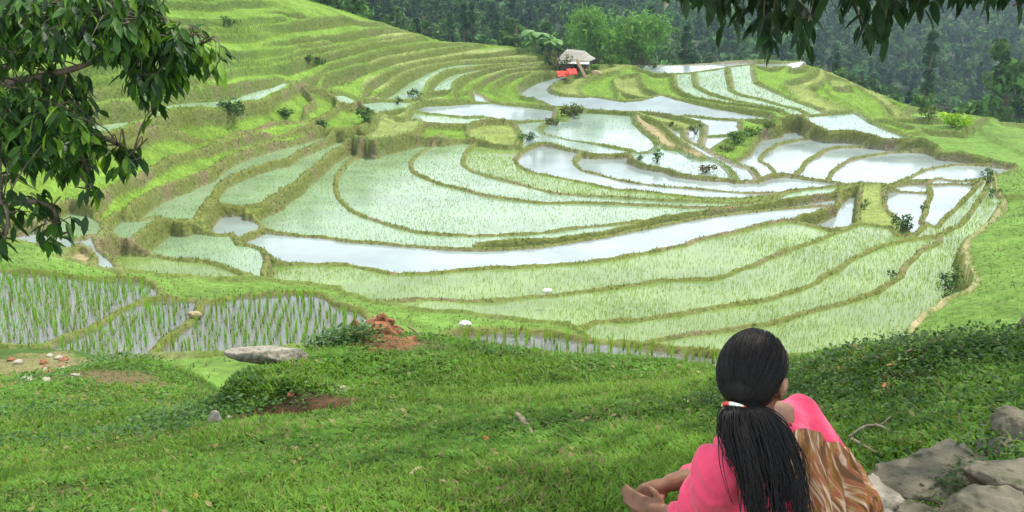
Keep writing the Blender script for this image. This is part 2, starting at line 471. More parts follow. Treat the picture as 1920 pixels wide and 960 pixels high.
def snap(q, skip, tol=13):
    best = (tol, None)
    for li, ln in enumerate(bunds):
        if plane[li] != plane[skip]: continue
        for a, b in zip(ln[:-1], ln[1:]):
            if li == skip and (q == a or q == b): continue
            dx, dy = b[0] - a[0], b[1] - a[1]
            s = min(1, max(0, ((q[0] - a[0]) * dx + (q[1] - a[1]) * dy) / (dx * dx + dy * dy + 1e-9)))
            d = math.hypot(q[0] - a[0] - s * dx, (q[1] - a[1] - s * dy) * 2)
            if d < best[0]: best = (d, (a[0] + s * dx, a[1] + s * dy))
    return best[1] or q
snapped = []
for li, ln in enumerate(bunds):
    snapped.append(ln if plane[li] == 'w' else [snap(ln[0], li)] + ln[1:-1] + [snap(ln[-1], li)])
lines3 = []
for ln, pl in zip(snapped, plane):
    pts = []
    for a, b in zip(ln[:-1], ln[1:]):
        n = max(1, int(math.hypot(a[0] - b[0], a[1] - b[1]) / (14 if pl != 'w' else 1)))
        for k in range(n):
            pts.append((a[0] + (b[0] - a[0]) * k / n, a[1] + (b[1] - a[1]) * k / n))
    pts.append(ln[-1])
    w = np.array([hit(*q) if pl is None else [q[0], q[1], H_T(np.array([q[0]]), np.array([q[1]]))[0]] if pl == 'w' else hit_plane(*q, pl) for q in pts])
    if len(w) > 4:                                   # the earth is not dead straight
        j = 0.10 * np.stack([vnoise(w[:, 0] * 0.9, w[:, 1] * 0.9, 3), vnoise(w[:, 0] * 0.9, w[:, 1] * 0.9, 4)], 1)
        w[1:-1, :2] += 2 * j[1:-1]
    lines3.append(w)

def raster(lines3, grow=1):
    bar = np.zeros((NV, NU), bool); dense = []
    for w in lines3:
        out = []
        for a, b in zip(w[:-1], w[1:]):
            n = max(2, int(np.linalg.norm(a - b) / (0.035 if a[1] > 32 else 0.014)))
            s = np.linspace(0, 1, n)[:, None]
            out.append(a + (b - a) * s)
        out = np.concatenate(out); dense.append(out)
        i, j = index(out[:, 0], out[:, 1])
        i = np.round(i).astype(int); j = np.round(j).astype(int)
        k = (i >= 0) & (i < NU) & (j >= 0) & (j < NV)
        bar[j[k], i[k]] = True
        for e in (out[0], out[-1]):                  # join the ends to their neighbours so the fields close
            i, j = index(e[0], e[1]); i = int(round(float(i))); j = int(round(float(j)))
            bar[max(0, j - grow):max(0, j + grow + 1), max(0, i - grow):max(0, i + grow + 1)] = True
    return bar, dense

def fields(bar):
    """areas enclosed by bunds"""
    par = []
    def find(a):
        while par[a] != a: par[a] = par[par[a]]; a = par[a]
        return a
    lab = np.full((NV, NU), -1, int); prev = []
    for j in range(NV):
        free = ~bar[j]
        d = np.diff(np.concatenate([[0], free.astype(int), [0]]))
        st, en = np.where(d == 1)[0], np.where(d == -1)[0]
        cur = []
        for s, e in zip(st, en):
            idx = len(par); par.append(idx); cur.append((s, e, idx)); lab[j, s:e] = idx
        for (s, e, idx) in cur:
            for (s2, e2, id2) in prev:
                if s2 < e and s < e2:
                    a, b = find(idx), find(id2)
                    if a != b: par[a] = b
        prev = cur
    root = np.array([find(a) for a in range(len(par))])
    lab = np.where(lab >= 0, root[np.maximum(lab, 0)], -1)
    ids, inv = np.unique(lab, return_inverse=True)
    lab = inv.reshape(lab.shape) - (1 if ids[0] == -1 else 0)
    return lab, lab.max() + 1

cw = (uu[1] - uu[0]) * (GY + 6) * np.gradient(yy)[:, None]
toks = SEEDS.split()
seeds = [(tuple(map(float, q.split(','))), k) for q, k in zip(toks[::2], toks[1::2])]
def classify(lab, NL, lift=None):
    area = np.zeros(NL); np.add.at(area, lab[lab >= 0], cw[lab >= 0])
    border = set(np.unique(np.concatenate([lab[0], lab[-1], lab[:, 0], lab[:, -1]]))) - {-1}
    kind = {}; own = {}
    for (px, py), k in seeds:
        w = hit(px, py) if k != 'N' else hit_plane(px, py, -7.25 if px < 720 else -5.55); i, j = index(w[0], w[1]); i = int(round(float(i))); j = int(round(float(j)))
        if 0 <= i < NU and 0 <= j < NV:
            L = int(lab[j, i])
            if L < 0:
                near = lab[max(0, j - 5):j + 6, max(0, i - 5):i + 6]; near = near[near >= 0]
                if len(near) == 0: print('seed on bund', px, py, k); continue
                L = int(np.bincount(near).argmax())
            if L in border: print('seed leaks', px, py, k)
            if L in own and own[L][1] != k: print('seed clash', px, py, k, own[L])
            own.setdefault(L, ((px, py), k)); kind.setdefault(L, k)
    for L in range(NL):
        if L in border: kind[L] = 's'
        elif L not in kind: kind[L] = 'g' if area[L] > 4 else 's'
    global SEEDED
    SEEDED = set(own)
    return kind, area

def sides(lab, out, st=1):
    i, j = index(out[::st, 0], out[::st, 1]); i = np.round(i).astype(int); j = np.round(j).astype(int)
    return [lab[np.clip(j + dj, 0, NV - 1), np.clip(i + di, 0, NU - 1)] for di, dj in ((4, 0), (-4, 0), (0, 4), (0, -4), (3, 3), (-3, 3), (3, -3), (-3, -3))]

def levels(lab, NL, dense, pc, dz, kind):
    """height of each field: level where water stands, else allowed to fall along its length"""
    acc = [[] for _ in range(NL)]
    for out in dense:
        o = out[::6]
        for sd_ in sides(lab, out, 6):
            for l, q in zip(sd_, o):
                if l >= 0: acc[l].append(q)
    co = np.zeros((NL, 3))
    for L in range(NL):
        if not acc[L]: continue
        q = np.array(acc[L]); z = q[:, 2].copy(); g = np.zeros(2)
        if kind[L] in 'gym' and len(q) > 40:
            d = q[:, :2] - q[:, :2].mean(0)
            w_, v_ = np.linalg.eigh(d.T @ d); ax = v_[:, 1]
            t = d @ ax
            k = np.polyfit(t, z, 1)[0]; g = ax * np.clip(k, -0.12, 0.12) * (w_[1] > 6 * w_[0])
            z = z - q[:, :2] @ g
        co[L] = (np.percentile(z, pc) - dz, g[0], g[1])
    return co

def zone_limit(px):
    q = '-400,420 -140,330 0,290 217,250 377,210 480,186 545,168 600,236 640,250 700,268 760,257 775,252 800,232 880,232 952,232 960,258 970,272 1008,270 1054,278 1106,290 1183,290 1191,299 1210,310 1248,316 1306,330 1376,337 1386,300 1402,287 1415,265 1419,250 1461,238 1507,226 1542,245 1553,250 1587,249 1637,258 1664,264 1718,264 1755,277 1801,290 1868,308 1990,330'
    q = np.array([list(map(float, t.split(','))) for t in q.split()])
    return np.interp(px, q[:, 0], q[:, 1])
bar, dense = raster(lines3)
lab, NL = fields(bar)
kind, area = classify(lab, NL)
co_ = levels(lab, NL, dense, 30, 0.12, kind)
# ---- settle the crests just above the upper field's water and trace them again at that height
lv = np.array([co_[L] if kind[L] != 's' else (-1e3, 0, 0) for L in range(NL)] + [(-1e3, 0, 0)])
eye = np.array([0, 0, 0.0])
moved = []
for li_, (w, out) in enumerate(zip(lines3, dense)):
    sd_ = np.stack([lv[s][:, 0] + lv[s][:, 1] * out[:, 0] + lv[s][:, 2] * out[:, 1] for s in sides(lab, out)]); up = sd_.max(0)
    slope = np.stack([np.array([kind.get(int(x), 'w') == 's' for x in s]) for s in sides(lab, out)]).any(0)
    z = np.where(up > -500, up + 0.14, out[:, 2])
    z = np.where(slope, np.maximum(out[:, 2], z), z)
    lim = 1.6
    z = np.clip(z, out[:, 2] - lim, out[:, 2] + lim)
    k = (2 * int(min(len(z) // 2, 85 if out[:, 1].mean() < 60 else 150)) + 1)
    pad = np.pad(z, k // 2, mode='edge'); z = np.convolve(pad, np.ones(k) / k, 'valid')
    qx, qy = proj(out[:, 0], out[:, 1], out[:, 2] + EYE); zl_ = zone_limit(qx)
    z = out[:, 2] + (z - out[:, 2]) * sstep(zl_ - 4, zl_ + 10, qy)
    o2 = out * np.clip(z / np.minimum(out[:, 2], -1.0), 0.84, 1.2)[:, None]
    if plane[li_] == 'w': o2 = out
    moved.append(o2)
allp = np.concatenate([d[:, :2] for d in dense]); own_ = np.concatenate([np.full(len(d), k) for k, d in enumerate(dense)])
allm = np.concatenate(moved)
new3 = []
for li, o2 in enumerate(moved):
    st = max(1, min(14, len(o2) // 6)); sel = list(range(0, len(o2) - 1, st)) + [len(o2) - 1]
    w = o2[sel]
    for end, first in ((dense[li][0], True), (dense[li][-1], False)):
        d = np.hypot(*(allp - end[:2]).T); d[own_ == li] = 99
        k = int(np.argmin(d))
        if d[k] < 0.25 + 0.004 * end[1]:
            w = np.concatenate([allm[k:k + 1], w]) if first else np.concatenate([w, allm[k:k + 1]])
    new3.append(w)
lines3 = new3
lab1, co1, kind1 = lab, co_, kind
bar, dense = raster(lines3, 3)
lab, NL = fields(bar)
kind, area = classify(lab, NL)
# ---- water level of each field: a little below the lowest part of its bank
co_ = levels(lab, NL, dense, 12, 0.12, kind)
# each field keeps the level it was given on the first trace
border2 = set(np.unique(np.concatenate([lab[0], lab[-1], lab[:, 0], lab[:, -1]])))
for L in range(NL):
    if L in border2 or area[L] < 0.3: continue
    jj, ii = np.where(lab == L)
    k = R.integers(0, len(jj), 40); X_, Y_ = GX[jj[k], ii[k]], GY[jj[k], ii[k]]
    z_ = co_[L, 0] + co_[L, 1] * X_ + co_[L, 2] * Y_
    px_, py_ = proj(X_, Y_, z_ + EYE)
    votes = []
    for a_, b_ in zip(px_[:14], py_[:14]):
        w_ = hit(a_, b_); i_, j_ = index(w_[0], w_[1]); i_ = int(round(float(i_))); j_ = int(round(float(j_)))
        if 0 <= i_ < NU and 0 <= j_ < NV and lab1[j_, i_] >= 0: votes.append(int(lab1[j_, i_]))
    if votes:
        v_ = np.bincount(votes).argmax()
        if Y_.mean() > 27:
            if L not in SEEDED: kind[L] = kind1[v_]
            if kind1[v_] == kind[L]: co_[L] = co1[v_]
            elif kind1[v_] != 's': co_[L] = (co1[v_, 0] + co1[v_, 1] * X_.mean() + co1[v_, 2] * Y_.mean(), 0, 0)
level = co_[:, 0]
for _ in range(10):                                  # the strip under each bund belongs to the nearest field
    for ax, sh in ((0, 1), (0, -1), (1, 1), (1, -1)):
        lab = np.where(lab < 0, np.roll(lab, sh, ax), lab)
flat = np.array([kind[L] != 's' for L in range(NL)])
_l = np.maximum(lab, 0)
base = np.where((lab >= 0) & flat[_l], co_[_l, 0] + co_[_l, 1] * GX + co_[_l, 2] * GY, GH)
dry = np.isin(lab, [L for L in range(NL) if kind[L] in 'gymsc'])
# the steep upper hillside: narrow benches that follow the slope, each with a small riser below its edge
pxg, pyg = proj(GX, GY, GH + EYE)
zlim = zone_limit(pxg)
ZONE = (pyg < zlim) & (GY > 44)
bd_ = np.unique(np.concatenate([lab[0], lab[-1], lab[:, 0], lab[:, -1]]))
inz = np.bincount(lab[lab >= 0], weights=ZONE[lab >= 0].astype(float), minlength=NL) / np.maximum(np.bincount(lab[lab >= 0], minlength=NL), 1)
for L in range(NL):
    if L in bd_: continue
    if 0.01 < inz[L] < 0.99: ZONE = np.where(lab == L, inz[L] > 0.5, ZONE)
# ponds up there lie on planes of their own
POND = np.zeros((NV, NU), bool); PZ = np.zeros((NV, NU))
for L in range(NL):
    if inz[L] > 0.5 and kind[L] in 'wpPt' and L not in bd_:
        c_ = lab == L; jj, ii = np.where(c_); 
        if len(jj) < 30: continue
        A_ = np.stack([np.ones(len(jj)), GX[jj, ii], GY[jj, ii]], 1); k_, *_r = np.linalg.lstsq(A_, GH[jj, ii], rcond=None)
        res = GH[jj, ii] - A_ @ k_
        POND |= c_; PZ[jj, ii] = A_ @ k_ + np.percentile(res, 30) - 0.05
HILL = ZONE & (pxg < 548) & ~POND
blend = sstep(560, 470, pxg)
hw = GH + 0.75 * fbm(GX * 0.045, GY * 0.045, 3, 61) + 0.16 * fbm(GX * 0.3, GY * 0.3, 2, 62)
hs = (hw + 0.28 * np.sin(hw * 2.3)) / 0.86
CF = hs - np.floor(hs)
CZ = GH + blend * 0.86 * (sstep(0.76, 0.97, CF) * 0.92 - 0.92 * CF + 0.30 + 0.10 * sstep(.10, .02, np.abs(CF - 0.0)))
gHy, gHx = np.gradient(GH); gHy = gHy / np.gradient(yy)[:, None]; dxg = np.gradient(GX, axis=1); dxy = np.gradient(GX, axis=0) / np.gradient(yy)[:, None]
gHx = gHx / dxg; gHy = gHy - gHx * dxy; gn = np.hypot(gHx, gHy) + 1e-6
ADJ = np.zeros((NV, NU)); BEST = np.full((NV, NU), 9.0); RIS = np.zeros((NV, NU))
base = np.where(POND, PZ, np.where(ZONE, GH, base))
SL = [L for L in range(NL) if kind[L] == 's']
base = np.where(dry & (GX < 2) & (GY > 36), np.clip(base, GH - 0.45, GH + 0.3), base)
base = np.where(lab < 0, -99, base)
GZ = base.copy()
# crest height along each bund: a hand above the higher of its two fields
for li, w in enumerate(lines3):
    if plane[li] is not None: continue
    n_ = len(w); seg = np.linspace(0, n_ - 1, max(2, n_ * 5)); q_ = np.stack([np.interp(seg, np.arange(n_), w[:, c]) for c in range(3)], 1)
    i_, j_ = index(q_[:, 0], q_[:, 1]); i_ = np.round(i_).astype(int); j_ = np.round(j_).astype(int)
    up_ = np.full(len(q_), -99.0); sl_ = np.zeros(len(q_), bool)
    for di, dj in ((5, 0), (-5, 0), (0, 5), (0, -5), (4, 4), (-4, 4), (4, -4), (-4, -4)):
        J, I = np.clip(j_ + dj, 0, NV - 1), np.clip(i_ + di, 0, NU - 1)
        up_ = np.maximum(up_, np.where(np.isin(lab[J, I], SL), -99, base[J, I])); sl_ |= np.isin(lab[J, I], SL)
    z_ = np.where(up_ > -90, np.minimum(up_ + 0.15, np.maximum(q_[:, 2], up_ + 0.1) if False else up_ + 0.15), q_[:, 2])
    z_ = np.where(sl_, np.maximum(z_, np.minimum(q_[:, 2], z_ + 0.5)), z_)
    k = min(9, len(z_) | 1); z_ = np.convolve(np.pad(z_, k // 2, mode='edge'), np.ones(k) / k, 'valid')[:len(z_)]
    w[:, 2] = np.interp(np.arange(n_), seg, z_)
DIST = np.full((NV, NU), 9.0)
for li, w in enumerate(lines3):
    for a, b in zip(w[:-1], w[1:]):
        lo = np.minimum(a, b) - 2.2; hi = np.maximum(a, b) + 2.2
        i0, _ = index(lo[0], max(hi[1], 0) if lo[0] > 0 else lo[1]); i1, _ = index(hi[0], lo[1] if hi[0] > 0 else hi[1])
        j0 = np.searchsorted(yy, lo[1]); j1 = np.searchsorted(yy, hi[1])
        i0 = max(0, int(i0)); i1 = min(NU, int(i1) + 2)
        if i1 <= i0 or j1 <= j0: continue
        X = GX[j0:j1, i0:i1]; Yy = GY[j0:j1, i0:i1]
        dx, dy = b[0] - a[0], b[1] - a[1]
        s = np.clip(((X - a[0]) * dx + (Yy - a[1]) * dy) / (dx * dx + dy * dy + 1e-9), 0, 1)
        d = np.hypot(X - a[0] - s * dx, Yy - a[1] - s * dy)
        zc = a[2] + s * (b[2] - a[2])
        DIST[j0:j1, i0:i1] = np.minimum(DIST[j0:j1, i0:i1], d)
        zo = ZONE[j0:j1, i0:i1]
        if zo.any():
            ox, oy = X - a[0] - s * dx, Yy - a[1] - s * dy
            cs = (ox * gHx[j0:j1, i0:i1] + oy * gHy[j0:j1, i0:i1]) / (d * gn[j0:j1, i0:i1] + 1e-6)
            amp = np.where(X < -14, 0.62, 0.36)
            ad = np.where(cs < 0, cs * amp * np.exp(-d / 2.2) * sstep(0.05, 0.45, d), 0.10 * cs * np.exp(-d / 1.2))
            nb = d < BEST[j0:j1, i0:i1]
            ADJ[j0:j1, i0:i1] = np.where(nb, ad, ADJ[j0:j1, i0:i1]); BEST[j0:j1, i0:i1] = np.minimum(BEST[j0:j1, i0:i1], d)
            RIS[j0:j1, i0:i1] = np.where(nb, np.where(cs < 0, -cs * sstep(np.where(X < -14, 1.25, 0.85), 0.4, d) * 1.2, 0) + 0.5 * sstep(0.3, 0.1, d), RIS[j0:j1, i0:i1])
        bs = base[j0:j1, i0:i1]
        b2 = np.where(bs < -90, zc - 0.1, bs)
        crest = np.maximum(zc, b2 + 0.11)
        crest = np.minimum(crest, b2 + 4)
        crest = np.where((X < 4) & (Yy > 44), np.minimum(crest, np.maximum(GH[j0:j1, i0:i1] + 0.35, b2 + 0.11)), crest)
        drop = crest - b2
        wt = 0.05 + 0.0009 * Yy
        ww = wt + 0.07 + 0.20 * np.maximum(drop, 0.0)
        cand = b2 + drop * (1 - sstep(wt, ww, d) ** 0.8)
        GZ[j0:j1, i0:i1] = np.maximum(GZ[j0:j1, i0:i1], np.where((d < ww) & ~zo, cand, -99))
GZ = np.where(GZ < -90, GH, GZ)
GZ = np.where(ZONE, np.where(HILL, CZ + ADJ * (1 - blend), GH + ADJ + 0.17 * sstep(0.42, 0.12, DIST)), GZ)
GZ = np.where(POND, np.maximum(PZ - 0.05, PZ - 0.05 + (np.maximum(GH + 0.12, PZ + 0.12) - PZ) * sstep(0.55, 0.12, DIST)), GZ)
RIS = np.where(HILL, np.maximum(RIS * (1 - blend), blend * sstep(0.72, 0.80, CF) * sstep(1.0, 0.94, CF)), RIS)
ZN = vnoise(GH * 1.2, GX * 0.05 + GY * 0.02, 66)
ZY = ZONE & (GX > -14) & (ZN > -0.1); ZG = ZONE & ~ZY
kk = np.array([kind[L] for L in range(NL)] + ['s'])
KIND = kk[lab]
rough = np.where(((KIND == 's') & ~ZONE) | (lab < 0), 1.0, 0.0)
bumpz = 0.10 * fbm(GX * 1.3, GY * 1.3, 3, 11) * np.maximum(rough, np.where(GZ > base + 0.06, 1, 0))
bumpz += 0.35 * fbm(GX * 0.35, GY * 0.35, 3, 15) * rough * sstep(0.3, 1.6, DIST)
GZ = GZ + bumpz
# colours of the ground itself
soil = np.array([0.165, 0.125, 0.072]); grassc = np.array([0.105, 0.185, 0.022]); olive = np.array([0.125, 0.14, 0.032])
n1 = fbm(GX * 0.55, GY * 0.55, 4, 21); n2 = fbm(GX * 2.1, GY * 2.1, 3, 31)
colr = np.zeros((NV, NU, 3))
mix = np.clip(0.5 + 1.1 * n1 + 0.5 * n2, 0, 1)[..., None]
bundc = olive * (1 - mix) + (0.5 * grassc + 0.5 * soil) * mix
brown = sstep(0.20, 0.50, n1 + 0.5 * n2)[..., None]
bundc = bundc * (1 - 0.8 * brown) + soil * 0.8 * brown
fieldc = {'w': (0.20, 0.18, 0.13), 'p': (0.16, 0.18, 0.08), 'P': (0.15, 0.19, 0.06), 't': (0.16, 0.20, 0.13), 'N': (0.13, 0.11, 0.07),
          'g': (0.13, 0.215, 0.03), 'y': (0.18, 0.22, 0.06), 'm': (0.27, 0.22, 0.115), 'c': (0.135, 0.22, 0.03), 's': (0.11, 0.19, 0.035)}
for k, c in fieldc.items():
    colr[KIND == k] = c
LEFT = ZONE & (GX < 2.5) & (GY < 118) & ~np.isin(KIND, ['w', 't'])
ZY &= LEFT; ZG &= LEFT
colr = np.where(ZG[..., None], np.array((0.13, 0.215, 0.03)), np.where(ZY[..., None], np.array((0.19, 0.235, 0.07)), colr))
colr *= (1 + 0.35 * n1 + 0.2 * n2)[..., None]
onb = np.clip((GZ - bumpz - base) / 0.1, 0, 1)
onb = np.where(lab < 0, 1, onb)
onb = np.where(KIND == 's', sstep(0.5, 0.15, DIST) * 0.6, onb)
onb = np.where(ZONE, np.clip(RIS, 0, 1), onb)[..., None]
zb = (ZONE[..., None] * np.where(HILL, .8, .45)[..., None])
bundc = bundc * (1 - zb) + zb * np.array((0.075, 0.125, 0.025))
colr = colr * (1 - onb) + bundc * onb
# the trodden footpath on the bank to the right
pth = lines3[[i for i, l in enumerate(bunds) if l[0] == (1685.0, 660.0)][0]]
for a, b in zip(pth[:-1], pth[1:]):
    s = np.clip(((GX - a[0]) * (b[0] - a[0]) + (GY - a[1]) * (b[1] - a[1])) / (((b - a)[:2] ** 2).sum() + 1e-9), 0, 1)
    d = np.hypot(GX - a[0] - s * (b[0] - a[0]) - 0.15, GY - a[1] - s * (b[1] - a[1]))
    f = sstep(0.17, 0.05, d + 0.10 * fbm(GX * 1.2, GY * 1.2, 3, 71))[..., None] * 0.42
    colr = colr * (1 - f) + np.array([0.36, 0.29, 0.17]) * f
wedge = np.abs(GX) < 0.56 * GY + 9
wedge = wedge | (GX < 0) & (GX > -0.62 * GY - 12)
vid = np.arange(NV * NU).reshape(NV, NU)
q = np.stack([vid[:-1, :-1], vid[:-1, 1:], vid[1:, 1:], vid[1:, :-1]], -1)
q = q[wedge[:-1, :-1] & wedge[1:, 1:]]
V = np.stack([GX, GY, GZ + EYE], -1).reshape(-1, 3)
used = np.unique(q); remap = np.full(NV * NU, -1); remap[used] = np.arange(len(used))

m, nt, b = mat('terrace_earth')
at = nd(nt, 'ShaderNodeAttribute', attribute_name='Col')
tc = nd(nt, 'ShaderNodeTexCoord')
ns = nd(nt, 'ShaderNodeTexNoise', Scale=3.5, Detail=6, Roughness=0.7)
nt.links.new(tc.outputs['Object'], ns.inputs['Vector'])
mr = nd(nt, 'ShaderNodeMapRange'); mr.inputs['From Min'].default_value = 0.3; mr.inputs['From Max'].default_value = 0.7
mr.inputs['To Min'].default_value = 0.62; mr.inputs['To Max'].default_value = 1.38
nt.links.new(ns.outputs['Fac'], mr.inputs['Value'])
mx = nd(nt, 'ShaderNodeMix', data_type='RGBA', blend_type='MULTIPLY'); mx.inputs['Factor'].default_value = 1
nt.links.new(at.outputs['Color'], mx.inputs[6]); nt.links.new(mr.outputs['Result'], mx.inputs[7])
nt.links.new(mx.outputs[2], b.inputs['Base Color'])
b.inputs['Roughness'].default_value = 0.95; b.inputs['Specular IOR Level'].default_value = 0.1
bump(nt, b, 6.0, 0.12, 0.7)
M_terr = m
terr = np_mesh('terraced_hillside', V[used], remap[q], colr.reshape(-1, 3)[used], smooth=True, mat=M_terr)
tag(terr, kind='structure')

# ---- standing water
def water_mat(name, mud, rough, mud2=None, spec=0.5):
    m, nt, b = mat(name)
    tc = nd(nt, 'ShaderNodeTexCoord')
    c = noise_mix(nt, mud, mud2 or tuple(0.75 * x for x in mud), 0.28, 0.38, 0.62)
    nt.links.new(c, b.inputs['Base Color'])
    b.inputs['Roughness'].default_value = rough
    b.inputs['IOR'].default_value = 1.34
    b.inputs['Specular IOR Level'].default_value = spec
    n = nd(nt, 'ShaderNodeTexNoise', Scale=5.0, Detail=3)
    nt.links.new(tc.outputs['Object'], n.inputs['Vector'])
    bp = nd(nt, 'ShaderNodeBump', Strength=0.10, Distance=0.02)
    nt.links.new(n.outputs['Fac'], bp.inputs['Height']); nt.links.new(bp.outputs['Normal'], b.inputs['Normal'])
    return m
M_w = {'w': water_mat('clear_paddy_water', (0.25, 0.30, 0.285), 0.10), 'p': water_mat('planted_paddy_water', (0.21, 0.30, 0.17), 0.14, None, 0.36),
       'P': water_mat('green_paddy_water', (0.19, 0.26, 0.085), 0.15, None, 0.2), 't': water_mat('teal_paddy_water', (0.25, 0.33, 0.27), 0.10),
       'N': water_mat('near_paddy_water', (0.13, 0.13, 0.11), 0.06)}
n_w = 0
for L in range(NL):
    if kind[L] not in M_w or area[L] < 0.5: continue
    sel = (lab == L) & (DIST > 0.03) & (POND if inz[L] > 0.5 else ~ZONE)
    c = sel[:-1, :-1] & sel[1:, 1:] & sel[:-1, 1:] & sel[1:, :-1] & wedge[:-1, :-1]
    if c.sum() < 4: continue
    qq = np.stack([vid[:-1, :-1][c], vid[:-1, 1:][c], vid[1:, 1:][c], vid[1:, :-1][c]], -1)
    us, iv = np.unique(qq, return_inverse=True)
    vv = np.stack([GX.ravel()[us], GY.ravel()[us], np.where(POND.ravel()[us], PZ.ravel()[us] - 0.03, level[L]) + EYE + 0.035], -1)
    o = np_mesh('paddy_water', vv, iv.reshape(qq.shape), mat=M_w[kind[L]])
    tag(o, kind='structure'); n_w += 1
print('fields', NL, 'water', n_w, 'levels', round(float(level.min()), 1), round(float(level.max()), 1))

# ---- rice: every plant a tuft of a few blades
def tufts(x, y, z, hgt, spread, col, nb, wid, seed):
    r = np.random.default_rng(seed)
    n = len(x); N = n * nb
    X = np.repeat(x, nb) + r.normal(0, 0.25, N) * np.repeat(spread, nb) * 0.3
    Y_ = np.repeat(y, nb) + r.normal(0, 0.25, N) * np.repeat(spread, nb) * 0.3
    Z_ = np.repeat(z, nb)
    a = r.uniform(0, 2 * math.pi, N); l = np.repeat(hgt, nb) * r.uniform(0.6, 1.15, N)
    tilt = r.uniform(0.1, 1.0, N) * np.repeat(spread, nb)
    w = np.repeat(wid, nb) * r.uniform(0.7, 1.3, N)
    b2 = a + math.pi / 2 + r.normal(0, 0.4, N)
    p0 = np.stack([X - np.cos(b2) * w, Y_ - np.sin(b2) * w, Z_], -1)
    p1 = np.stack([X + np.cos(b2) * w, Y_ + np.sin(b2) * w, Z_], -1)
    p2 = np.stack([X + np.cos(a) * tilt, Y_ + np.sin(a) * tilt, Z_ + l], -1)
    V = np.stack([p0, p1, p2], 1).reshape(-1, 3)
    Fc = np.arange(3 * N).reshape(-1, 3)
    c = np.repeat(col, nb, 0) * r.uniform(0.7, 1.3, (N, 1))
    return V, Fc, np.repeat(c, 3, 0)

def pick(mask_arr, dens):
    """random grid cells, about dens per square metre"""
    lam = np.where(mask_arr, cw * dens, 0)
    n = R.poisson(lam)
    jj, ii = np.nonzero(n)
    rep = n[jj, ii]; jj = np.repeat(jj, rep); ii = np.repeat(ii, rep)
    fj = jj + R.uniform(-.5, .5, len(jj)); fi = ii + R.uniform(-.5, .5, len(ii))
    y = np.interp(fj, np.arange(NV), yy); x = (uu[0] + fi * (uu[1] - uu[0])) * (y + 6)
    return ii, jj, x, y

crop = {'p': (24.0, 0.13, (0.22, 0.36, 0.085)), 'P': (50.0, 0.16, (0.25, 0.38, 0.06)), 'g': (14.0, 0.16, (0.19, 0.34, 0.03)),
        'y': (12.0, 0.14, (0.25, 0.33, 0.065)), 't': (5, 0.11, (0.18, 0.30, 0.08))}
VV, FF, CC = [], [], []; off = 0
patch = np.clip(0.95 + 1.3 * fbm(GX * 0.22, GY * 0.30, 3, 77), 0.15, 2.0)
for k, (dn, hg, col) in crop.items():
    vis = wedge & (np.abs(GX) < 0.54 * GY + 4)
    ii, jj, x, y = pick(((KIND == k) & ~LEFT | (LEFT & (RIS < 0.3) & (ZY if k == 'y' else ZG if k == 'g' else False))) & (DIST > 0.25) & vis, dn * patch * np.clip(45 / GY, 0.45, 1.6))
    big = np.clip(y / 45, 0.8, 2.2)
    hz = np.full(len(x), hg) * R.uniform(0.75, 1.25, len(x))
    c = np.array(col) * (1 + R.normal(0, 0.12, (len(x), 3)))
    v, f, cc = tufts(x, y, np.where(ZONE & ~POND, GZ, base)[jj, ii] + EYE + 0.01, hz, 0.05 * big, c, 3, 0.0075 * big, 5)
    VV.append(v); FF.append(f + off); CC.append(cc); off += len(v)
o = np_mesh('rice_seedlings', np.concatenate(VV), np.concatenate(FF), np.concatenate(CC), mat=M_grass)
tag(o, 'young green rice seedlings standing in the flooded terrace fields', 'rice', kind='stuff')
# near paddies: transplanted in rows
VV, FF, CC = [], [], []; off = 0
sel = (KIND == 'N')
gx, gy = np.meshgrid(np.arange(-24, 14, 0.21), np.arange(12.5, 27, 0.23))
ang = 0.12
rx = gx * math.cos(ang) - (gy - 20) * math.sin(ang); ry = 20 + gx * math.sin(ang) + (gy - 20) * math.cos(ang)
rx = rx + R.normal(0, 0.03, rx.shape); ry = ry + R.normal(0, 0.04, ry.shape)
i, j = index(rx, ry); i = np.clip(np.round(i).astype(int), 0, NU - 1); j = np.clip(np.round(j).astype(int), 0, NV - 1)
ok = sel[j, i] & (DIST[j, i] > 0.22) & (R.uniform(0, 1, rx.shape) < 0.9)
x, y, z = rx[ok], ry[ok], base[j, i][ok] + EYE
c = np.array((0.17, 0.34, 0.03)) * (1 + R.normal(0, 0.12, (len(x), 3)))
v, f, cc = tufts(x, y, z, R.uniform(0.26, 0.46, len(x)) * np.where(x < -8.2, 1.15, 1), np.where(x < -8.2, 0.17, 0.11), c, 9, np.full(len(x), 0.008), 6)
o = np_mesh('rice_seedlings', v, f, cc, mat=M_grass)
tag(o, 'rows of taller rice seedlings in the nearest flooded paddies below the lawn', 'rice', kind='stuff')
# weeds and grass on the banks
slope_ok = wedge & (((GZ - base > 0.05) & (lab >= 0)) | (lab < 0) | (KIND == 's') | (ZONE & (RIS > 0.3))) & ~(ZONE & (RIS < 0.3))
dn = np.where(KIND == 's', 11.0, 34.0) * np.clip(40 / GY, 0.35, 2.0) * np.clip(1.0 + 1.5 * fbm(GX * 0.7, GY * 0.7, 3, 91), 0.1, 2.2)
ii, jj, x, y = pick(slope_ok & (np.abs(GX) < 0.54 * GY + 4), dn)
big = np.clip(y / 45, 0.6, 1.4)
gcol = np.where((fbm(x * 0.4, y * 0.4, 3, 55) + R.normal(0, .15, len(x)))[:, None] > 0.05, np.array((0.075, 0.14, 0.025)), np.array((0.14, 0.21, 0.035)))
gcol = np.where(R.uniform(0, 1, (len(x), 1)) < 0.16, np.array((0.24, 0.19, 0.10)), gcol)
v, f, cc = tufts(x, y, GZ[jj, ii] + EYE - 0.02, R.uniform(0.04, 0.16, len(x)) * big ** 0.4, 0.10 * big, gcol * (1 + R.normal(0, .15, (len(x), 3))), 4, 0.014 * big, 8)
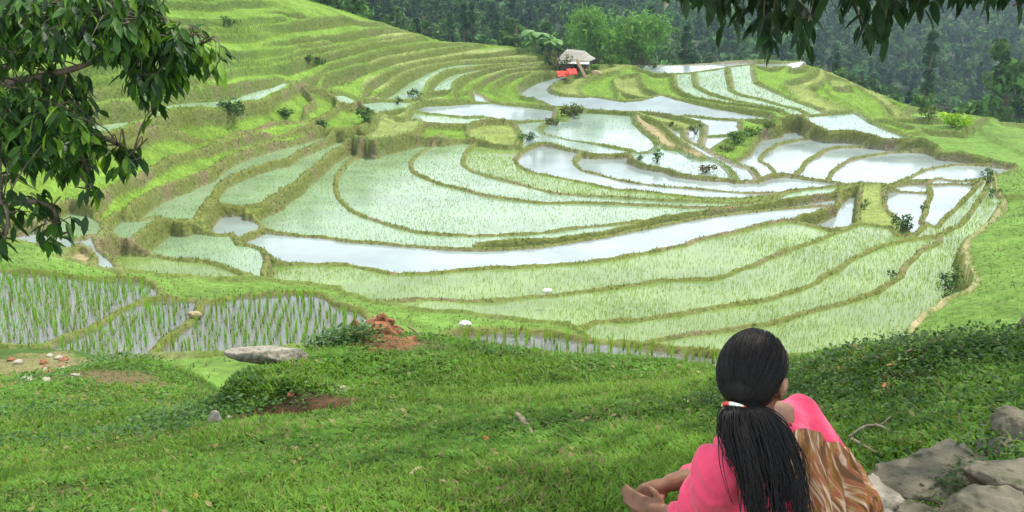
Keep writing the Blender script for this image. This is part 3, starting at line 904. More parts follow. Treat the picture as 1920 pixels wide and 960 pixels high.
o = np_mesh('bank_grass', v, f, cc, mat=M_grass)
tag(o, 'rough grass and weeds growing on the earth banks between the paddies', 'grass', kind='stuff')
print('bank tufts', len(x))
def ground_t(x, y):
    i, j = index(x, y); i = int(np.clip(round(float(i)), 0, NU - 1)); j = int(np.clip(round(float(j)), 0, NV - 1))
    return GZ[j, i] + EYE
# ================================================================ LAWN (the grassy bank in front)
_lp = [(0,960,3.3),(480,960,3.1),(960,960,2.95),(1440,960,2.75),(1920,960,2.3),(400,900,3.9),(960,900,3.4),(1440,900,3.1),(960,800,4.8),(1300,800,4.3),
 (960,730,7.0),(1200,735,6.4),(1000,700,9.6),(1200,702,9.0),(1340,702,8.4),(1480,692,6.6),(1600,662,5.0),(1700,654,4.7),(1800,644,4.6),(1915,634,4.5),
 (1600,720,4.3),(1760,720,4.0),(1880,720,3.7),(1800,800,3.1),(1640,820,3.4),(870,668,9.8),(800,640,9.4),(720,648,8.7),(640,650,8.4),(560,668,8.1),(470,672,8.0),
 (700,720,7.2),(620,740,6.7),(800,760,6.0),(600,800,5.3),(700,860,4.4),(470,720,7.5),(440,770,6.9),(520,775,6.3),(560,755,6.55),
 (400,812,5.9),(350,780,8.3),(400,725,10.2),(345,745,9.8),(440,700,7.95),(300,830,5.3),(200,880,4.5),(60,850,5.2),(50,780,7.6),(200,770,8.0),(300,720,11.0),(100,705,12.6),(-60,700,13),(380,694,12.0),
 (0,690,13.3),(180,665,14.8),(60,660,15.2),(300,690,13.2),(200,820,6.0),(100,760,8.6)]
LP = [_h_at(*c) for c in _lp]
# past the brow it falls away
LP += [(x, 13.5, -7.6) for x in (-2.2, 0, 2, 4.5)] + [(2.6, 11.5, -6.2), (4.4, 9.5, -6.0), (5.5, 8.0, -5.0), (5.0, 10.5, -6.6), (7, 9, -5.6), (-3.6, 12.0, -5.4), (-3.4, 10, -4.7), (-3.9, 8.6, -4.1)]
LP += [(x, 21, -10.5) for x in (-14, -8, -3)] + [(x, 17.3, -8.3) for x in (-12, -8, -5)]
LP += [(0, 1.2, -1.62), (-2.5, 1.0, -1.6), (3, 0.8, -1.2), (0, -4, -1.5), (5, -3, -1), (-5, -3, -1.7), (-6, 2, -2.3), (6, 3, -1.1), (7, 5, -1.6), (-9, 6, -3.6), (-9, 10, -4.9),
       (0.75, 2.3, -1.68), (0.4, 2.55, -1.68)]
L_T = TPS(LP, 0.004)
# turf hummock round the stone slab and the scooped bare hollow below it
HUM = [(530, 718, 7.3, .40, .40, .10), (390, 745, 7.8, .30, .45, -.28), (700, 660, 8.6, .35, .35, .10), (548, 778, 6.3, .27, .13, -.46), (540, 742, 6.85, .34, .15, .12), (455, 745, 7.0, .18, .25, .15), (640, 700, 7.7, .3, .3, .05), (1750, 690, 4.3, .6, .25, .05), (1600, 700, 4.7, .3, .2, .04)]
def lawn_h(x, y):
    h = L_T(x, y)
    x = np.asarray(x, float); y = np.asarray(y, float)
    d = np.hypot(x, y)
    h = h + 0.045 * fbm(x * 1.6, y * 1.6, 3, 101) * sstep(1, 4, d) + 0.018 * fbm(x * 5, y * 5, 3, 102)
    for px, py, Y, rx, ry, a in HUM:
        q = P(px, py, Y)
        h = h + a * np.exp(-((x - q[0]) / rx) ** 2 - ((y - q[1]) / ry) ** 2)
    return h
def LG(x, y): return float(lawn_h(np.array([x]), np.array([y]))[0]) + EYE
def lhit(px, py, y0=1.2, y1=22):
    """where the line of sight meets the lawn"""
    ys = np.arange(y0, y1, 0.02); u = (px - 960) / F; v = (py - 480) / F
    t = ys / (cp - v * sp); x = u * t; z = -(sp + v * cp) * t
    g = z - lawn_h(x, ys); k = np.where(g < 0)[0]
    k = k[0] if len(k) else len(ys) - 1
    return np.array([x[k], ys[k], z[k] + EYE])

NA, NR = 520, 420
aa = np.linspace(-1.0, 1.0, NA); rr = 0.5 + 21 * np.linspace(0, 1, NR) ** 2.0
AA, RR = np.meshgrid(aa, rr)
LX, LY = RR * np.sin(AA), RR * np.cos(AA) - 0.4
LZ = lawn_h(LX, LY)
n1 = fbm(LX * 0.8, LY * 0.8, 4, 120); n2 = fbm(LX * 4, LY * 4, 4, 121)
dirt = np.array((0.13, 0.07, 0.035)); turf = np.array((0.06, 0.12, 0.018)); dry = np.array((0.30, 0.22, 0.12))
lc = turf * (1 + 0.5 * n1 + 0.5 * n2)[..., None]
def spot(px, py, Y, rx, ry, c, amt, jag=0.5):
    """a bare patch of ground"""
    global lc
    q = lhit(px, py)
    d = np.hypot((LX - q[0]) / rx, (LY - q[1]) / ry) + jag * fbm(LX * 5, LY * 5, 3, int(px))
    f = (sstep(1.15, 0.75, d) * amt)[..., None]
    lc = lc * (1 - f) + np.array(c) * f
    return f[..., 0]
bare = np.zeros_like(LX)
worn = sstep(0.30, 0.55, fbm(LX * 1.3, LY * 1.3, 4, 171))
lc = lc * (1 - .7 * worn[..., None]) + np.array((0.10, 0.075, 0.04)) * .7 * worn[..., None]
bare = np.maximum(bare, worn * .75)
for a in ((560, 768, 6.35, 0.34, 0.17, (0.075, 0.04, 0.022), 1.0), (505, 788, 6.1, 0.28, 0.10, dirt, .9), (585, 748, 6.1, 0.2, 0.12, (0.05, 0.03, 0.018), .9), (640, 752, 6.6, .25, .1, dirt, .8), (715, 640, 8.75, .33, .3, (0.2, 0.09, 0.045), 1),
          (90, 690, 13.4, 1.5, 1.0, dry, .55), (20, 718, 12.2, 1.2, .5, (0.33, 0.2, 0.1), .6), (190, 705, 12.8, 1.0, .35, (0.14, 0.1, 0.05), .9), (1760, 690, 4.1, .35, .12, (0.08, 0.06, 0.045), .7),
          (1730, 900, 2.75, .6, .25, (0.07, 0.05, 0.035), .8), (1100, 750, 5.9, .3, .1, (0.09, .08, .04), .5), (60, 925, 4.0, .35, .1, (0.12, .07, .045), .5), (40, 780, 7.7, .8, .3, (0.05, 0.05, 0.025), .6)):
    bare = np.maximum(bare, spot(*a))
vid2 = np.arange(NR * NA).reshape(NR, NA)
q2 = np.stack([vid2[:-1, :-1], vid2[:-1, 1:], vid2[1:, 1:], vid2[1:, :-1]], -1).reshape(-1, 4)
m, nt, b = mat('turf')
at = nd(nt, 'ShaderNodeAttribute', attribute_name='Col')
nt.links.new(noise_mix(nt, at.outputs['Color'], (0.035, 0.05, 0.012), 22, 0.45, 0.75), b.inputs['Base Color'])
b.inputs['Roughness'].default_value = 0.95; b.inputs['Specular IOR Level'].default_value = 0.1
bump(nt, b, 40, 0.02, 0.8)
M_turf = m
lawn = np_mesh('lawn', np.stack([LX, LY, LZ + EYE], -1).reshape(-1, 3), q2, lc.reshape(-1, 3), smooth=True, mat=M_turf)
tag(lawn, kind='structure')
# grass: blades and little broad leaves
def in_view(x, y, z, m=40):
    px, py = proj(x, y, z)
    return (px > -m) & (px < 1920 + m) & (py < 960 + m) & (py > 400)
N = 460000
d = 2.3 * (14.5 / 2.3) ** R.uniform(0, 1, N) ** 0.85
a = R.uniform(-0.62, 0.62, N)
gx, gy = d * np.sin(a), d * np.cos(a)
gz = lawn_h(gx, gy) + EYE
k = in_view(gx, gy, gz)
ri = np.clip(np.sqrt((np.hypot(gx, gy + 0.4) - 0.5) / 21) * (NR - 1), 0, NR - 1).astype(int)
ai = np.clip((np.arctan2(gx, gy + 0.4) + 1) / 2 * (NA - 1), 0, NA - 1).astype(int)
k &= R.uniform(0, 1, N) > bare[ri, ai] * 0.97
clump = fbm(gx * 1.7, gy * 1.7, 3, 130); thin = fbm(gx * 6, gy * 6, 2, 131)
k &= R.uniform(-0.9, 0.4, N) < clump + 0.6 * thin + 0.15
gx, gy, gz, d, clump, thin = gx[k], gy[k], gz[k], d[k], clump[k], thin[k]
n = len(gx)
broad = R.uniform(0, 1, n) < np.clip(0.22 + 0.8 * fbm(gx * 0.9, gy * 0.9, 2, 140), 0.05, 0.8)
L = np.where(broad, R.uniform(0.015, 0.035, n), R.uniform(0.025, 0.065, n)) * (1 + 0.5 * clump) * (d / 4) ** 0.35
Wd = np.where(broad, 0.45 * L, R.uniform(0.0022, 0.0045, n)) * (d / 4) ** 0.3
th = R.uniform(0, 2 * math.pi, n); lean = np.where(broad, R.uniform(0.6, 1.4, n), R.uniform(0.1, 1.0, n))
dirs = np.stack([np.cos(th) * np.sin(lean), np.sin(th) * np.sin(lean), np.cos(lean)], -1)
sidev = np.stack([-np.sin(th), np.cos(th), np.zeros(n)], -1)
p = np.stack([gx, gy, gz - 0.004 + np.where(broad, R.uniform(0, 0.025, n), 0)], -1)
mid = p + dirs * (L * 0.55)[:, None]
tipd = dirs + np.stack([np.cos(th) * .5, np.sin(th) * .5, -0.35 * np.ones(n)], -1)
tip = mid + tipd * (L * 0.5)[:, None]
w0 = np.where(broad, 0.25, 0.9) * Wd
Vg = np.stack([p - sidev * w0[:, None], p + sidev * w0[:, None], mid - sidev * Wd[:, None], mid + sidev * Wd[:, None], tip], 1).reshape(-1, 3)
o_ = (np.arange(n) * 5)[:, None]
Fg = np.concatenate([o_ + np.array([[0, 1, 3]]), o_ + np.array([[0, 3, 2]]), o_ + np.array([[2, 3, 4]])])
cg = np.where(broad[:, None], np.array((0.085, 0.19, 0.022)), np.array((0.122, 0.23, 0.026)))
cg = cg * (1 + 0.4 * clump[:, None] + R.normal(0, 0.2, (n, 1)))
yl = R.uniform(0, 1, n) < 0.05 + 0.12 * (fbm(gx * 1.1, gy * 1.1, 3, 151) > 0.28); cg[yl] = np.array((0.26, 0.22, 0.09))
cg = np.clip(cg, 0.01, 1)
o = np_mesh('lawn_grass', Vg, Fg, np.repeat(cg, 5, 0), mat=M_grass)
tag(o, 'short green grass and clover covering the bank in the foreground', 'grass', kind='stuff')
print('lawn blades', n)
# ================================================================ STONES, CLODS, STICKS
def rock_mesh(name, size, seed, m, sub=4, flat=0.5, cuts=7, rough=0.06, loc=(0, 0, 0), rot=0.0, tilt=(0, 0), label=None, cat='stone', group=None):
    """a boulder: a ball cut by random planes, then roughened"""
    r = np.random.default_rng(seed)
    bm = bmesh.new(); bmesh.ops.create_icosphere(bm, subdivisions=sub, radius=1.0)
    co = np.array([v.co[:] for v in bm.verts])
    for _ in range(cuts):
        n = r.normal(0, 1, 3); n /= np.linalg.norm(n); h = r.uniform(0.55, 0.85)
        dd = co @ n - h; co = co - np.where(dd > 0, dd * 0.93, 0)[:, None] * n
    top = co[:, 2] - flat; co[:, 2] -= np.where(top > 0, top * 0.85, 0)
    s = fbm(co[:, 0] * 2.1 + seed, co[:, 1] * 2.1 + co[:, 2] * 1.7, 4, seed) * rough * 2 + fbm(co[:, 0] * 7 + seed, co[:, 1] * 7 - co[:, 2] * 6, 3, seed + 9) * rough * 0.7
    co = co * (1 + s)[:, None] * np.array(size)
    for v, c in zip(bm.verts, co): v.co = c
    o = bm_obj(name, bm, m)
    o.location = loc; o.rotation_euler = (tilt[0], tilt[1], rot)
    tag(o, label, cat, group)
    return o
def stone_mat(name, c1, c2, c3, sc=9):
    m, nt, b = mat(name)
    base = noise_mix(nt, c1, c2, sc, 0.35, 0.65)
    nt.links.new(noise_mix(nt, base, c3, sc * 2.7, 0.52, 0.68), b.inputs['Base Color'])
    b.inputs['Roughness'].default_value = 0.9; b.inputs['Specular IOR Level'].default_value = 0.2
    bump(nt, b, 30, 0.02, 0.8, 8)
    return m
M_stone = stone_mat('grey_stone', (0.115, 0.105, 0.072), (0.175, 0.155, 0.11), (0.06, 0.065, 0.032))
M_pale = stone_mat('pale_stone', (0.30, 0.265, 0.20), (0.38, 0.345, 0.275), (0.17, 0.15, 0.11))
M_white = stone_mat('white_stone', (0.62, 0.60, 0.52), (0.72, 0.70, 0.64), (0.45, 0.42, 0.35))
M_clod = stone_mat('red_earth', (0.20, 0.075, 0.035), (0.30, 0.14, 0.07), (0.09, 0.035, 0.02), 12)
M_dry = simple_mat('dry_stick', (0.34, 0.27, 0.17), (0.24, 0.18, 0.11), 20, 0.85, 60, 0.003)

def put(px, py, Y, dz=0.0):
    q = P(px, py, Y); return (q[0], q[1], q[2] + dz)
M_tanst = stone_mat('tan_rock', (0.30, 0.22, 0.14), (0.38, 0.29, 0.19), (0.18, 0.13, 0.08))
M_tanst2 = stone_mat('slab_stone', (0.24, 0.21, 0.16), (0.32, 0.29, 0.23), (0.12, 0.11, 0.08))
# boulders beside the woman (lower right)
for i, (px, py, Y, sz, rot, tl, fl, seed, m, lab_) in enumerate([
    (1755, 893, 2.72, (0.215, 0.17, 0.085), 0.35, (0.10, -0.10), 0.5, 3, M_stone, 'largest broad grey boulder half sunk in the grass beside the seated woman'),
    (1905, 905, 2.50, (0.135, 0.15, 0.085), 0.2, (0.0, 0.05), 0.55, 12, M_stone, 'rounded grey boulder below the small corner stone at the right edge'),
    (1845, 968, 2.30, (0.14, 0.12, 0.10), -0.2, (0.05, 0.0), 0.6, 21, M_stone, 'smooth pale grey boulder cut off by the bottom edge of the photo'),
    (1912, 800, 2.95, (0.085, 0.10, 0.075), 0.5, (0.1, 0.1), 0.6, 33, M_stone, 'small blocky tan grey stone uppermost of the pile at the right edge'),
    (1872, 842, 2.85, (0.085, 0.06, 0.05), 0.1, (0, 0.1), 0.55, 45, M_stone, 'narrow grey stone wedged between two larger boulders of the pile'),
    (1652, 925, 2.62, (0.105, 0.10, 0.045), -0.5, (0.08, 0.22), 0.45, 52, M_pale, 'flat pale stone lying in the grass right beside the patterned shawl'),
    (1722, 958, 2.52, (0.07, 0.06, 0.03), 0.7, (0, 0), 0.5, 66, M_stone, 'small dark flat stone on bare soil under the largest boulder')]):
    rock_mesh('boulder', tuple(1.0 * v for v in sz), seed, m, 5, fl, 8, 0.11, put(px, py + 2, Y, -.004), rot, tl, lab_, 'boulder', 'grey boulders beside the seated woman')
# stones on the lawn
def lawn_rock(px, py, sz, seed, m, label, rot=0, tilt=(0, 0), flat=0.5, dz=0.0, cat='stone', name='stone', sub=4, Y=None):
    q = lhit(px, py) if Y is None else P(px, py, Y)
    return rock_mesh(name, sz, seed, m, sub, flat, 7, 0.07, (q[0], q[1], q[2] + dz), rot, tilt, label, cat)
rock_mesh('stone_slab', (0.35, 0.15, 0.10), 71, M_tanst2, 5, 0.30, 5, 0.05, put(502, 664, 7.55, 0.02), 0.1, (-0.14, 0.05), 'wide flat stone slab with dark overhanging edge jutting from the turf hummock', 'stone slab')
rock_mesh('stone', (0.06, 0.05, 0.085), 73, M_pale, 4, 0.9, 6, 0.05, put(404, 790, 6.2), 0.3, (0.1, 0.12), 'upright pale stone shaped like a tooth at the left foot of the hummock', 'stone')
rock_mesh('stone', (0.135, 0.09, 0.035), 75, M_pale, 4, 0.5, 6, 0.05, put(625, 739, 6.8, 0.01), -0.2, (0.15, -0.18), 'pale flat wedge of stone above the bare hollow in the hummock', 'stone')
lawn_rock(430, 787, (0.03, 0.03, 0.03), 77, M_pale, 'small tan stone just right of the upright tooth shaped stone', dz=0.01)
lawn_rock(525, 801, (0.05, 0.035, 0.014), 79, M_pale, 'little flat pale stone lying at the lower rim of the bare hollow')
lawn_rock(545, 745, (0.035, 0.03, 0.022), 80, M_clod, 'reddish lump of stone in the dark of the bare hollow', dz=.02)
lawn_rock(314, 743, (0.055, 0.045, 0.035), 81, M_pale, 'lone pale cream stone on the grass far left of the hummock', dz=.01)
lawn_rock(101, 773, (0.05, 0.045, 0.035), 83, M_stone, 'dark grey stone in the grass near the left edge', dz=.01)
lawn_rock(33, 835, (0.025, 0.02, 0.015), 84, M_pale, 'tiny yellowish stone in the dark grass at the far left edge', dz=.006)
lawn_rock(768, 718, (0.055, 0.04, 0.018), 85, M_stone, 'flat grey stone sunk in the grass right of the red clod')
lawn_rock(925, 700, (0.075, 0.05, 0.018), 87, M_pale, 'flat tan stone lying near the far edge of the lawn')
lawn_rock(884, 746, (0.03, 0.022, 0.014), 88, M_pale, 'small brownish pebble in the middle of the lawn', dz=.005)
rock_mesh('stone', (0.115, 0.09, 0.075), 89, M_white, 4, 0.75, 5, 0.05, tuple(hit_plane(872, 610, -5.5) + np.array([0, 0, EYE + 0.02])), 0.4, (0, 0), 'rounded white stone perched on the bank of the nearest narrow paddy', 'stone')
rock_mesh('stone', (0.20, 0.14, 0.11), 91, M_white, 4, 0.75, 5, 0.05, tuple(hit(1026, 550) + np.array([0, 0, EYE + 0.10])), 0.2, (0, 0), 'white stone sitting on the long earth bund in the middle of the terraces', 'stone')
q = hit_plane(364, 590, -7.2)
rock_mesh('stone', (0.16, 0.14, 0.12), 92, M_tanst, 4, 0.7, 6, 0.08, (q[0], q[1], q[2] + EYE - 0.02), 0.2, (0, 0), 'tan rock at the bend of the bund between the two nearest left paddies', 'stone')
# litter of pale stones on the bare patch far left
rk = np.random.default_rng(17)
for i in range(16):
    lawn_rock(rk.uniform(20, 140) + (i % 3) * 12, rk.uniform(668, 716), (rk.uniform(.05, .13), rk.uniform(.04, .09), rk.uniform(.03, .06)), 200 + i, M_pale if i % 3 else M_clod,
              'pale tan stone among the rubble on the bare earth at the left edge' if i % 3 else 'reddish lump of earth among the pale rubble at the left edge', rk.uniform(0, 3), dz=.02, sub=3)['group'] = 'rubble stones on the bare patch' if i % 3 else 'red lumps on the bare patch'
# red brown clod on the hummock: a heap of crumbs and roots as one thing
bm = bmesh.new()
rk = np.random.default_rng(5)
for i in range(46):
    t = bmesh.ops.create_icosphere(bm, subdivisions=2, radius=1.0)
    c = np.array([rk.normal(0, .115), rk.normal(0, .10), 0]); c[2] = max(0, .17 - 1.0 * abs(c[0]) - .5 * abs(c[1])) * rk.uniform(0.5, 1.1)
    s = rk.uniform(.025, .075, 3)
    for v in t['verts']:
        p = np.array(v.co); p *= (1 + 0.5 * fbm(np.array([p[0] * 2 + i]), np.array([p[1] * 2 + p[2]]), 2, i)[0])
        v.co = p * s + c
clod = bm_obj('earth_clod', bm, M_clod, smooth=False)
clod.location = put(714, 640, 8.7, 0.03); clod.scale = (1.4, 1.2, 1.25)
tag(clod, 'crumbling red brown clod of earth on top of the turf hummock', 'earth clod')
ro = []
for i in range(9):
    a0 = np.array([rk.uniform(-.15, .2), rk.uniform(-.1, .1), rk.uniform(.06, .16)])
    ro.append((curve_pts([a0, a0 + np.array([rk.uniform(.02, .1), rk.uniform(-.05, .05), -.05]), a0 + np.array([rk.uniform(.08, .2), rk.uniform(-.1, .1), -.13])], 7), np.linspace(.008, .004, 7)))
tubes_obj('roots', ro, M_dry, clod, 5)
# dry sticks and husks on the lawn
def stick(pts, rad, label, cat='stick', name='dry_stick', extra=(), lift=0.02):
    W_ = []
    for i, (px, py) in enumerate(pts):
        q = lhit(px, py); q[2] += lift + 0.01 * math.sin(i * 2.1); W_.append(q)
    o0 = W_[0].copy()
    lst = [(curve_pts(np.array(W_) - o0, 14), np.interp(np.linspace(0, 1, 14), np.linspace(0, 1, len(rad)), rad))]
    for ex in extra:
        e = np.array([lhit(*p_) + np.array([0, 0, lift]) for p_ in ex]) - o0
        lst.append((curve_pts(e, 8), np.linspace(.006, .003, 8)))
    o = tubes_obj(name, lst, M_dry, None, 7); o.location = o0
    tag(o, label, cat)
stick([(955, 775), (975, 790), (988, 803), (1000, 824), (1014, 842)], (.006, .014, .021, .008, .006), 'pale dried stalk with a swollen middle lying on the lawn', extra=[((958, 790), (975, 800)), ((962, 772), (985, 780))])
stick([(931, 768), (930, 776), (940, 784), (950, 786)], (.006, .008, .006, .004), 'short crooked bit of dry stalk beside the longer pale stalk')
stick([(769, 899), (785, 890), (803, 880)], (.007, .010, .004), 'thin brown curl of dry leaf low on the lawn')
stick([(1590, 838), (1620, 822), (1648, 812), (1668, 800)], (.005, .006, .006, .004), 'forked pale twig in the grass right of the woman', extra=[((1595, 842), (1620, 856), (1640, 868)), ((1640, 815), (1655, 820), (1664, 826))], lift=0.04)
stick([(1688, 676), (1705, 668), (1722, 660)], (.006, .009, .005), 'brown dead twig on the dark bank at the upper right')
# fallen leaves
M_fall = leaf_mat('fallen_leaf', 0.2)
for i, (px, py, c, lab_) in enumerate([(1312, 706, (.5, .36, .14), 'curled tan fallen leaf on the bright grass left of the woman'), (1286, 762, (.55, .45, .26), 'pale fallen leaf on the grass below the curled tan leaf'),
      (1668, 697, (.62, .33, .06), 'orange fallen leaf on the dark bank right of the woman'), (912, 834, (.5, .22, .04), 'small orange leaf on the lawn near the dried stalk'),
      (1497, 692, (.6, .5, .3), 'pale straw coloured leaf on the bank beside her face'), (366, 945, (.45, .25, .05), 'orange brown leaf on the lawn at the bottom left'), (1660, 735, (.35, .12, .03), 'rust red leaf deep in the grass of the dark bank')]):
    q = lhit(px, py); s = 0.035
    V = np.array([(-1, 0, 0), (-.3, .4, .15), (-.3, -.4, .15), (.4, .35, .2), (.4, -.35, .2), (1, 0, .1), (-.3, 0, 0), (.4, 0, .05)]) * s
    Fq = np.array([(0, 6, 1), (0, 2, 6), (6, 7, 3), (6, 3, 1), (6, 2, 4), (6, 4, 7), (7, 5, 3), (7, 4, 5)])
    o = np_mesh('fallen_leaf', V, Fq, np.tile(np.array(c), (8, 1)), mat=M_fall, smooth=True)
    o.location = (q[0], q[1], q[2] + 0.03); o.rotation_euler = (0.3 * math.sin(i), 0.2, i * 1.7)
    tag(o, lab_, 'leaf')
# ================================================================ SHRUBS, HUMMOCK WEEDS, FOREST
LEAF = np.array([(0, 0, 0), (-.16, .30, .03), (.16, .30, .03), (-.15, .65, .0), (.15, .65, .0), (0, 1, -.10), (0, .32, -.02), (0, .66, -.05)])
LEAF_F = np.array([(0, 6, 1), (0, 2, 6), (1, 6, 7), (1, 7, 3), (6, 2, 4), (6, 4, 7), (3, 7, 5), (7, 4, 5)])
QUAD = np.array([(-.5, 0, -.04), (0, -.22, .06), (.5, 0, -.04), (0, .22, .06)]); QUAD_F = np.array([(0, 1, 2, 3)])
M_bark = simple_mat('bark', (0.10, 0.075, 0.05), (0.16, 0.125, 0.09), 14, 0.9, 30, 0.02)
M_stem = simple_mat('green_stem', (0.10, 0.12, 0.04), (0.14, 0.11, 0.06), 20, 0.8)

def rand_mats(n, r, up=0.0):
    d = r.normal(0, 1, (n, 3)); d[:, 2] = d[:, 2] * 0.7 + up
    return frames(d, r.uniform(0, 6.28, n))

def crown_arrays(r, nblob, size, nleaf, leaf, cols, shape='round', gap=0.35):
    """leaf clumps round the ends of limbs: uneven, with gaps"""
    W_, H_ = size
    ctr = []
    for k in range(nblob):
        if shape == 'cone':
            t = r.uniform(0, 1) ** 1.2; a = r.uniform(0, 6.28); rad = W_ * (1 - t) * r.uniform(0.3, 1) * 0.9
            ctr.append((rad * math.cos(a), rad * math.sin(a), H_ * (-0.9 + 1.9 * t), W_ * (0.18 + 0.28 * (1 - t))))
        else:
            d = r.normal(0, 1, 3); d /= np.linalg.norm(d); d *= r.uniform(0.35, 1.0)
            ctr.append((d[0] * W_ * .8, d[1] * W_ * .8, d[2] * H_ * .8 + (H_ * .12 if shape == 'dome' else 0), W_ * r.uniform(0.25, 0.45)))
    ctr = np.array(ctr)
    k = r.integers(0, nblob, nleaf)
    d = r.normal(0, 1, (nleaf, 3)); d /= np.linalg.norm(d, axis=1, keepdims=True)
    rad = ctr[k, 3] * r.uniform(0.25, 1.1, nleaf) ** 0.6
    pos = ctr[k, :3] + d * rad[:, None] * np.array([1, 1, .8])
    shade = r.uniform(0.55, 1.4, nblob)[k]
    c = np.array(cols)[r.integers(0, len(cols), nblob)[k]] * (shade * r.uniform(0.75, 1.25, nleaf))[:, None]
    nrm = d + r.normal(0, 0.5, (nleaf, 3)); nrm[:, 2] += 0.4
    z = nrm / np.linalg.norm(nrm, axis=1, keepdims=True)
    x = np.cross(z, r.normal(0, 1, (nleaf, 3))); x /= np.linalg.norm(x, axis=1, keepdims=True)
    M = np.stack([x, np.cross(z, x), z], -1)
    V, Fc = stamp(QUAD, QUAD_F, pos, M, leaf * r.uniform(0.6, 1.4, nleaf))
    return V, Fc, np.repeat(c, 4, 0), ctr

def trunk_mesh(name, r, h, rad, ctr, nl=5):
    bm = bmesh.new()
    def add(path, rd):
        V, Fc = tube(path, rd, 6, False)
        vs = [bm.verts.new(v) for v in V]
        for f in Fc: bm.faces.new([vs[i] for i in f])
    top = np.array([r.normal(0, .03) * h, r.normal(0, .03) * h, h])
    add(curve_pts([(0, 0, -0.5), (r.normal(0, .02) * h, r.normal(0, .02) * h, h * .5), top], 8), np.linspace(rad, rad * .35, 8))
    for c in ctr[r.permutation(len(ctr))[:nl]]:
        z = h * r.uniform(0.4, 0.9)
        add(curve_pts([(0, 0, z), np.array([0, 0, z]) * .4 + np.array(c[:3]) * .6 + (0, 0, .0), c[:3]], 6), np.linspace(rad * .4, rad * .1, 6))
    me = bpy.data.meshes.new(name); bm.to_mesh(me); bm.free()
    for p in me.polygons: p.use_smooth = True
    me.materials.append(M_bark)
    return me

def make_tree_kind(seed, H, Wd, cols, nleaf, leaf, shape, crown_h, nblob=16):
    r = np.random.default_rng(seed)
    V, Fc, c, ctr = crown_arrays(r, nblob, (Wd, crown_h), nleaf, leaf, cols, shape)
    dz = H - crown_h
    V[:, 2] += dz; ctr = ctr.copy(); ctr[:, 2] += dz
    crown = np_mesh('crown', V, Fc, c, link=False, mat=M_far)
    trunk = trunk_mesh('trunk', r, H * .92, 0.02 * H + .05, ctr)
    return crown, trunk, (V, Fc, c)
DG = [(0.045, 0.108, 0.030), (0.062, 0.138, 0.036), (0.028, 0.068, 0.024)]
MG = [(0.065, 0.135, 0.03), (0.05, 0.105, 0.028), (0.085, 0.16, 0.035)]
LGc = [(0.09, 0.19, 0.04), (0.075, 0.16, 0.03), (0.11, 0.21, 0.05)]
KINDS = {
 'dark_round': make_tree_kind(1, 8.5, 3.3, DG, 700, .95, 'dome', 3.6), 'dark_tall': make_tree_kind(2, 11, 2.4, DG, 650, .85, 'cone', 5.0),
 'mid_round': make_tree_kind(3, 7.5, 3.2, MG, 750, .85, 'dome', 3.3), 'mid_tall': make_tree_kind(4, 9.5, 2.6, MG, 700, .8, 'dome', 4.2),
 'light_round': make_tree_kind(5, 6.5, 2.9, LGc, 750, .75, 'dome', 3.0), 'pine': make_tree_kind(6, 12, 2.2, [(0.04, 0.09, 0.035), (0.05, 0.105, 0.04)], 700, .7, 'cone', 5.6)}

# ---- land beyond the terraces: down into a valley and up a wooded mountainside
def far_h(x, y):
    a = np.degrees(np.arctan2(x, y)); r = np.hypot(x, y)
    re = np.interp(a, [-45, -18, 0, 14, 24, 40], [112, 118, 124, 128, 104, 80])
    he = np.interp(a, [-45, -18, -8, 0, 14, 24, 40], [2, -4, -9, -13, -15, -17, -18])
    rv = np.interp(a, [-45, -18, 0, 15, 30, 45], [140, 150, 172, 205, 230, 240])
    hv = np.interp(a, [-45, -18, 0, 15, 30, 45], [-8, -11, -20, -33, -44, -48])
    rt = np.interp(a, [-45, -18, 0, 12, 30, 45], [250, 270, 330, 470, 660, 700])
    ht = np.interp(a, [-45, -18, 0, 15, 30, 45], [5, 5, 1, 2, 5, 6])
    h = np.where(r < rv, he + (hv - he) * sstep(re, rv, r), hv + (ht - hv) * np.clip((r - rv) / (rt - rv), 0, 1) ** 0.9)
    h = h + np.where(r > rt, (r - rt) * 0.02, 0)
    amp = np.clip((r - 140) / 150, 0, 1)
    h = h + amp * (7 * fbm(x / 70, y / 70, 3, 301) + 9 * np.abs(fbm(x / 130 + 3, y / 130, 2, 311)) - 3)
    return h
az = np.radians(np.linspace(-62, 62, 260)); rad = 96 + 1100 * np.linspace(0, 1, 190) ** 1.6
A2, R2 = np.meshgrid(az, rad); FX, FY = R2 * np.sin(A2), R2 * np.cos(A2)
FZ = far_h(FX, FY)
iz = np.arange(190 * 260).reshape(190, 260)
fq = np.stack([iz[:-1, :-1], iz[:-1, 1:], iz[1:, 1:], iz[1:, :-1]], -1)
# leave out what would poke through the terraces
gi, gj = index(FX, FY); gi2 = np.clip(np.round(gi), 0, NU - 1).astype(int); gj2 = np.clip(np.round(gj), 0, NV - 1).astype(int)
on_t = (gi > 0) & (gi < NU - 1) & (gj > 0) & (gj < NV - 1)
FZ = np.where(on_t, np.minimum(FZ, GZ[gj2, gi2] - 1.2), FZ)
M_under = simple_mat('forest_floor', (0.035, 0.055, 0.02), (0.05, 0.07, 0.025), 0.2, 0.95)
o = np_mesh('wooded_hills', np.stack([FX, FY, FZ + EYE], -1).reshape(-1, 3), fq.reshape(-1, 4), smooth=True, mat=M_under)
tag(o, kind='structure')
def land(x, y):
    i, j = index(x, y)
    if 0 < i < NU - 1 and 0 < j < NV - 1 and abs(x) < 0.56 * y + 8:
        t = GZ[int(j), int(i)]
        return t + EYE
    return float(far_h(np.array([x]), np.array([y]))[0]) + EYE

